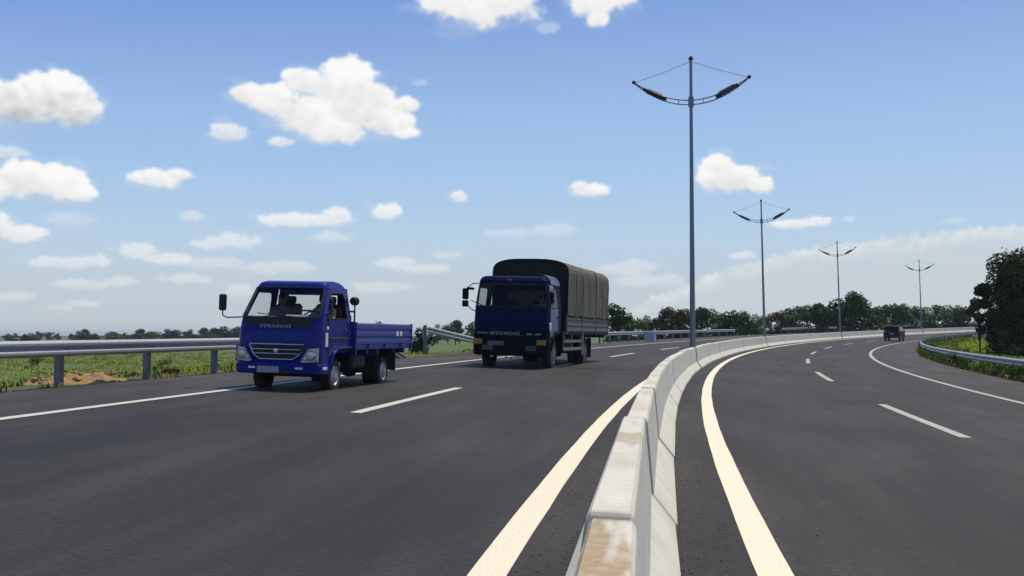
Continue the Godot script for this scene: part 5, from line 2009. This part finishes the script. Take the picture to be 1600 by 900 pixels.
	var big := [
		[Vector3(30.9, -0.9, -66.0), 6.9, 3.0, 300, "large dense dark tree at the right edge, hanging over the guardrail", 60000, 40, 0.0],
		[Vector3(35.4, -0.9, -68.0), 7.6, 3.0, 305, "dense dark tree cut by the right edge, behind the large one", 34000, 30, 0.0],
		[Vector3(28.5, -0.9, -67.0), 5.5, 1.2, 310, "smaller dark tree with an open crown left of the large dense tree", 6500, 24, 0.36],
		[Vector3(30.2, -0.9, -63.5), 3.0, 2.3, 320, "dark low bush at the foot of the large tree, behind the right guardrail", 24000, 20, 0.0],
	]
	for b in big:
		r.seed = b[3]
		var lobes := []
		var tips := []
		var h: float = b[1]
		var w: float = b[2]
		for k in b[6]:
			var a := r.randf() * TAU
			var f := r.randf_range(maxf(0.06, b[7]), 0.93)
			var span := w * (1.0 - 0.62 * pow(f, 2.0)) * pow(r.randf(), 0.4) * 0.82
			var c := Vector3(cos(a) * span, f * h, sin(a) * span)
			var q0 := r.randf_range(0.24, 0.40) * w * (0.8 if b[7] > 0.0 else 1.0)
			lobes.append([c, Vector3(q0, q0 * r.randf_range(0.75, 1.1), q0)])
			if k % 3 == 0: tips.append(c)
		lobes.append([Vector3(0, h * 0.9, 0), Vector3(0.28, 0.3, 0.28) * w])
		if b[7] == 0.0: lobes.append([Vector3(0, h * 0.4, 0), Vector3(0.75 * w, h * 0.38, 0.75 * w)])
		var t := thing("dense_tree", b[4], "tree", Transform3D(Basis.IDENTITY, b[0]))
		put("trunk", trunk_mesh(h * 0.5, 0.02 + 0.045 * w, tips, b[3]), bark, t)
		put("crown", crown_mesh(lobes, b[5], 0.24, Color(0.055, 0.068, 0.024), b[3], 0.34, 0.3), needle, t)

func plant_tree(at: Vector3, hgt: float, kind: int, turn: float, wide: float, label: String, group: String):
	var s := hgt / 4.9
	var b := Basis(Vector3.UP, turn).scaled(Vector3(s * wide, s, s * wide))
	var t := thing("tree", label, "tree", Transform3D(b, at), group)
	put("trunk", kinds[kind][1], kinds[kinds.size() - 1], t)
	put("crown", kinds[kind][0], kinds[kinds.size() - 2], t)

# ------------------------------------------------------------------ grass, weeds, shrubs
func blades(n: int, h: float, spread: float, tint: Color, seed_: int, width := 0.02) -> ArrayMesh:
	var r := RandomNumberGenerator.new()
	r.seed = seed_
	var st := st_new()
	for k in n:
		var a := r.randf() * TAU
		var base := Vector3(cos(a), 0, sin(a)) * spread * sqrt(r.randf())
		var lean := Vector3(r.randf_range(-0.5, 0.5), 1, r.randf_range(-0.5, 0.5)).normalized()
		var side := lean.cross(Vector3(cos(a * 3.0), 0, sin(a * 3.0))).normalized() * width
		var hh := h * r.randf_range(0.5, 1.15)
		var f := r.randf_range(0.65, 1.35)
		st.set_color(Color(tint.r * f * r.randf_range(0.9, 1.25), tint.g * f, tint.b * f))
		var m := base + lean * hh * 0.55
		var tip := base + lean * hh + Vector3(lean.x, -0.2, lean.z) * hh * 0.3
		var vs := [base - side, m + side * 0.8, base + side, base - side, m - side * 0.8, m + side * 0.8, m - side * 0.8, tip, m + side * 0.8]
		var face: Vector3 = (vs[1] - vs[0]).cross(vs[2] - vs[0]).normalized() * -1.0
		if face.y < 0.0:
			for j in [0, 3, 6]:
				var keep: Vector3 = vs[j + 1]
				vs[j + 1] = vs[j + 2]
				vs[j + 2] = keep
			face = -face
		for v in vs:
			st.set_normal((face * 0.5 + Vector3.UP).normalized())
			st.add_vertex(v)
	return st.commit()

func weed(n: int, h: float, spread: float, tint: Color, seed_: int) -> ArrayMesh:
	var lobes := []
	var r := RandomNumberGenerator.new()
	r.seed = seed_
	for k in 5:
		lobes.append([Vector3(r.randf_range(-1, 1) * spread * 0.6, h * r.randf_range(0.25, 0.75), r.randf_range(-1, 1) * spread * 0.6), Vector3(spread * 0.5, h * 0.32, spread * 0.5)])
	return crown_mesh(lobes, n, 0.10, tint, seed_, 0.45)

func scatter(called: String, mesh: Mesh, m: Material, xfs: Array):
	var mm := MultiMesh.new()
	mm.transform_format = MultiMesh.TRANSFORM_3D
	mm.mesh = mesh
	mm.instance_count = xfs.size()
	for i in xfs.size(): mm.set_instance_transform(i, xfs[i])
	var o := MultiMeshInstance3D.new()
	o.name = numbered(self, called)
	o.multimesh = mm
	o.material_override = m
	o.set_meta("kind", "stuff")
	add_child(o, true)
	return o

func build_plants():
	var r := RandomNumberGenerator.new()
	r.seed = 9
	var leaf := foliage(Color(0.09, 0.14, 0.03), 0)
	var noise := FastNoiseLite.new()
	noise.seed = 4
	noise.frequency = 0.06
	# field grass seen under the guardrail on the left, and between the trucks
	for kind in 3:
		var xfs := []
		for i in [4200, 3600, 140][kind]:
			var z := lerpf(20.0, 125.0, pow(r.randf(), 1.3))
			var x := (r.randf_range(-60.0, 800.0) - 800.0) / 1721.6 * z
			var s := z
			var o := offset_of(x, z)
			if o > -10.9: continue
			var n := noise.get_noise_2d(x, z)
			if kind == 1 and n < 0.02: continue
			if kind == 2 and n > -0.05: continue
			xfs.append(Transform3D(Basis(Vector3.UP, r.randf() * TAU).scaled(Vector3.ONE * r.randf_range(0.6, 1.5)), ground_at(x, z)))
		var mesh: ArrayMesh = [blades(12, 0.13, 0.34, Color(0.16, 0.26, 0.025), 1, 0.013), blades(14, 0.11, 0.36, Color(0.24, 0.28, 0.04), 2, 0.012), weed(60, 0.30, 0.4, Color(0.06, 0.10, 0.016), 3)][kind]
		tag(scatter(["grass", "grass", "weeds"][kind], mesh, leaf, xfs), ["fresh green grass in the field beyond the left guardrail", "yellowish grass patches in the field beyond the left guardrail", "scattered dark weeds in the left field"][kind], ["grass", "grass", "weeds"][kind])
	# weeds crowding the right guardrail, grass behind it
	var tints := [Color(0.16, 0.21, 0.034), Color(0.25, 0.24, 0.10), Color(0.085, 0.125, 0.026)]
	for kind in 3:
		var xfs := []
		for i in [1200, 800, 800][kind]:
			var s := lerpf(12.0, 150.0, pow(r.randf(), 1.5))
			var o := r.randf_range(10.62, 11.5) if r.randf() < 0.75 else r.randf_range(11.3, 13.5)
			var k := r.randf_range(0.7, 1.35) * (0.9 + 0.5 * noise.get_noise_2d(s * 4.0, 3.0))
			if o < 10.8: k *= 0.55
			var p := W(s, o, -0.03)
			xfs.append(Transform3D(Basis(Vector3.UP, r.randf() * TAU).scaled(Vector3(1, r.randf_range(0.8, 1.3), 1) * k), p))
		tag(scatter("weeds", weed([110, 80, 110][kind], [0.42, 0.34, 0.5][kind], 0.3, tints[kind], 20 + kind), leaf, xfs), ["green weeds growing through the right guardrail", "pale dry weeds along the right road edge", "dark green weeds under the right guardrail"][kind], "weeds")
	var gx := []
	for i in 4200:
		var s := lerpf(45.0, 150.0, pow(r.randf(), 1.2))
		var o := r.randf_range(11.2, 19.0)
		var p := W(s, o, 0.0)
		var f := clampf((o - 13.0) / 9.5, 0, 1)
		p.y = lerpf(p.y, -0.95, 0.3 * f + 0.7 * f * f) + 0.0
		gx.append(Transform3D(Basis(Vector3.UP, r.randf() * TAU).scaled(Vector3.ONE * r.randf_range(0.8, 1.6)), p))
	tag(scatter("grass", blades(16, 0.30, 0.3, Color(0.19, 0.28, 0.024), 5, 0.015), leaf, gx), "bright green grass between the right guardrail and the dark trees", "grass")
	# sparse tufts on the left verge by the posts
	var vx := []
	for i in 900:
		var s := r.randf_range(8.0, 70.0)
		var o := -r.randf_range(10.0, 12.4)
		var i2 := clampf((absf(o) - 11.3) / 1.3, 0, 1)
		var p := W(s, o, -0.02)
		p.y = lerpf(p.y, -0.95, 0.3 * i2)
		if noise.get_noise_2d(s * 3.0, o * 6.0) < -0.02: continue
		vx.append(Transform3D(Basis(Vector3.UP, r.randf() * TAU).scaled(Vector3.ONE * r.randf_range(0.4, 1.0)), p))
	tag(scatter("grass", blades(12, 0.2, 0.22, Color(0.13, 0.15, 0.035), 6, 0.012), leaf, vx), "thin grass on the verge by the left guardrail posts", "grass")
	# three shrubs that stand out in the left field
	var k := 0
	for e in [[254, 60.0, 1.0, "small dark shrub in the field, right of the second guardrail post"], [318, 34.0, 0.9, "leafy green shrub beside the third guardrail post"], [60, 70.0, 0.9, "small dark shrub in the field left of the nearest guardrail post"]]:
		var x: float = (e[0] - 800.0) / 1721.6 * e[1]
		var t := thing("shrub", e[3], "shrub", Transform3D(Basis.IDENTITY, ground_at(x, e[1])))
		put("foliage", weed(420, 0.9 * e[2], 0.55, Color(0.03, 0.055, 0.012), 60 + k), leaf, t)
		var st := st_new()
		for j in 4: tube(st, [Vector3.ZERO, Vector3(r.randf_range(-0.3, 0.3), 0.6, r.randf_range(-0.3, 0.3))], [0.02, 0.008], 5)
		part("stem", st, kinds[kinds.size() - 1], t)
		k += 1

# how far right of the median a point of the ground lies (near part of the road only)
func offset_of(x: float, z: float) -> float:
	var best := 1e9
	var out := 0.0
	var s := maxf(0.0, z - 25.0)
	while s < z + 25.0:
		var p := W(s, 0)
		var d := Vector2(x - p.x, -z - p.z)
		var a := heading(s)
		var al := absf(d.x * sin(a) - d.y * cos(a))
		if al < best:
			best = al
			out = d.x * cos(a) + d.y * sin(a)
		s += 1.5
	return out

func ground_at(x: float, z: float) -> Vector3:
	var o := offset_of(x, z)
	var y := -0.72
	if o > -18.0:
		var f := 0.0
		var xs := [9.94, 10.6, 11.3, 12.6, 14.5, 18.0]
		var fs := [0.0, 0.0, 0.04, 0.3, 0.7, 1.0]
		for i in 5:
			if -o >= xs[i] and -o <= xs[i + 1]: f = lerpf(fs[i], fs[i + 1], (-o - xs[i]) / (xs[i + 1] - xs[i]))
		y = maxf(y, lerpf(rise(z) + BANK * minf(-o, 11.5) - 0.02, -0.95, f))
	return Vector3(x, y, -z)

# ------------------------------------------------------------------ small things
func build_small_things():
	var r := RandomNumberGenerator.new()
	r.seed = 12
	# heap of orange clay behind the first two guardrail posts
	var clay := mat(Color.WHITE, 0.95)
	clay.albedo_texture = noise_tex(256, 0.03, 4, [[0.0, lin(0.15, 0.085, 0.03)], [0.5, lin(0.34, 0.215, 0.085)], [1.0, lin(0.46, 0.33, 0.15)]], 33)
	clay.uv1_triplanar = true
	clay.uv1_scale = Vector3.ONE * 1.2
	var noise := FastNoiseLite.new()
	noise.seed = 8
	noise.frequency = 1.4
	noise.fractal_octaves = 3
	var base := W(19.0, -10.75, -0.03)
	var t := thing("dirt_heap", "low heap of orange clay behind the guardrail between the two nearest posts", "dirt heap", Transform3D(Basis(Vector3.UP, -heading(19.0)), base))
	var st := st_new()
	var nx := 26
	var nz := 40
	var hp := func(i: int, j: int) -> Vector3:
		var u := (i / float(nx) - 0.5) * 2.0
		var v := (j / float(nz) - 0.5) * 2.0
		var k := maxf(0.0, 1.0 - u * u - v * v)
		var y := 0.13 * pow(k, 0.8) * (1.0 + 1.0 * noise.get_noise_2d(u * 0.8, v * 1.2)) + 0.05 * noise.get_noise_2d(u * 2.4, v * 4.0) * minf(1.0, k * 4.0)
		return Vector3(u * 0.75, y - 0.015 - (0.12 if k <= 0.0 else 0.0), -v * 1.35)
	for i in nx:
		for j in nz:
			q(st, hp.call(i, j), hp.call(i, j + 1), hp.call(i + 1, j + 1), hp.call(i + 1, j))
	part("soil", st, clay, t)
	for k in 22:
		st = st_new()
		var z := r.randf_range(-1.3, 1.3)
		stone(st, Vector3(r.randf_range(-0.5, 0.6), 0.08 + 0.14 * r.randf() * (1.0 - absf(z) / 2.0), z), r.randf_range(0.03, 0.085), r.randi())
		part("clod", st, clay, t)
	# dark clods beside the third post
	t = thing("dirt_heap", "small dark clump of earth beside the third guardrail post", "dirt heap", Transform3D(Basis.IDENTITY, W(22.6, -10.7, -0.02)))
	for k in 5:
		st = st_new()
		stone(st, Vector3(r.randf_range(-0.15, 0.15), 0.08, r.randf_range(-0.25, 0.25)), r.randf_range(0.09, 0.16), r.randi())
		part("clod", st, mat(lin(0.07, 0.035, 0.02), 0.95), t)
	# pale box by the far left guardrail
	t = thing("roadside_box", "pale grey box standing before the far left guardrail, left of the tallest lamp post", "box", along(86.8, -9.3))
	st = st_new()
	bx(st, Vector3(0, 0.38, 0), Vector3(0.86, 0.72, 0.5), 0.03)
	part("body", st, mat(lin(0.42, 0.44, 0.47), 0.6), t)
	st = st_new()
	bx(st, Vector3(0, 0.76, 0), Vector3(0.92, 0.05, 0.56), 0.015)
	part("lid", st, mat(lin(0.36, 0.38, 0.41), 0.6), t)
	st = st_new()
	bx(st, Vector3(0, 0.01, 0), Vector3(0.94, 0.06, 0.58), 0.01)
	part("plinth", st, mat(lin(0.30, 0.29, 0.27), 0.9), t)
	# grit along the foot of the barrier
	st = st_new()
	stone(st, Vector3.ZERO, 0.011, 5)
	var grit := st.commit()
	var xfs := []
	for i in 1300:
		var s := 2.0 + 30.0 * pow(r.randf(), 1.6)
		var o := 0.30 + 0.38 * pow(r.randf(), 1.7) if r.randf() < 0.6 else -0.30 - 0.28 * r.randf()
		if r.randf() < 0.12: o = r.randf_range(0.95, 2.6)
		xfs.append(Transform3D(Basis(Vector3.UP, r.randf() * TAU).scaled(Vector3.ONE * r.randf_range(0.2, 0.7)), W(s, o, 0.003)))
	tag(scatter("grit", grit, mat(lin(0.12, 0.10, 0.08), 0.9), xfs), "fine grit lying along the foot of the median barrier", "grit")

	# pale sand drifted against the near lines, in thin streaks
	st = st_new()
	var k4 := [Vector3(0.01, 0, 0), Vector3(-0.005, 0, 0.009), Vector3(-0.005, 0, -0.009), Vector3(0, 0.004, 0)]
	tri(st, k4[0], k4[3], k4[1])
	tri(st, k4[1], k4[3], k4[2])
	tri(st, k4[2], k4[3], k4[0])
	var grain := st.commit()
	var sx := []
	for i in 26000:
		var s := 2.3 + 9.0 * pow(r.randf(), 1.4)
		var o := 0.92 + 0.62 * pow(r.randf(), 2.2)
		if r.randf() < 0.3: o = 0.32 + 0.36 * pow(r.randf(), 1.5)
		if noise.get_noise_2d(o * 1.3, s * 2.6) + 0.6 * noise.get_noise_2d(o * 3.0, s * 9.0) < -0.05: continue
		sx.append(Transform3D(Basis(Vector3.UP, r.randf() * TAU).scaled(Vector3.ONE * r.randf_range(0.12, 0.42)), W(s, o, 0.002)))
	tag(scatter("sand", grain, mat(lin(0.24, 0.20, 0.145), 0.95), sx), "thin streaks of pale sand beside the cream line right of the barrier", "sand")

func stone(st: SurfaceTool, at: Vector3, rad: float, seed_: int):
	var r := RandomNumberGenerator.new()
	r.seed = seed_
	var v := [Vector3(0, 1, 0), Vector3(0, -0.7, 0)]
	for k in 5:
		var a := TAU * k / 5
		v.append(Vector3(cos(a), 0.3, sin(a)))
	for k in 5:
		var a := TAU * (k + 0.5) / 5
		v.append(Vector3(cos(a), -0.4, sin(a)))
	for i in v.size(): v[i] = at + v[i] * rad * r.randf_range(0.7, 1.2)
	for k in 5:
		var n := (k + 1) % 5
		tri(st, v[0], v[2 + n], v[2 + k])
		tri(st, v[2 + k], v[2 + n], v[7 + k])
		tri(st, v[7 + k], v[2 + n], v[7 + n])
		tri(st, v[1], v[7 + k], v[7 + n])
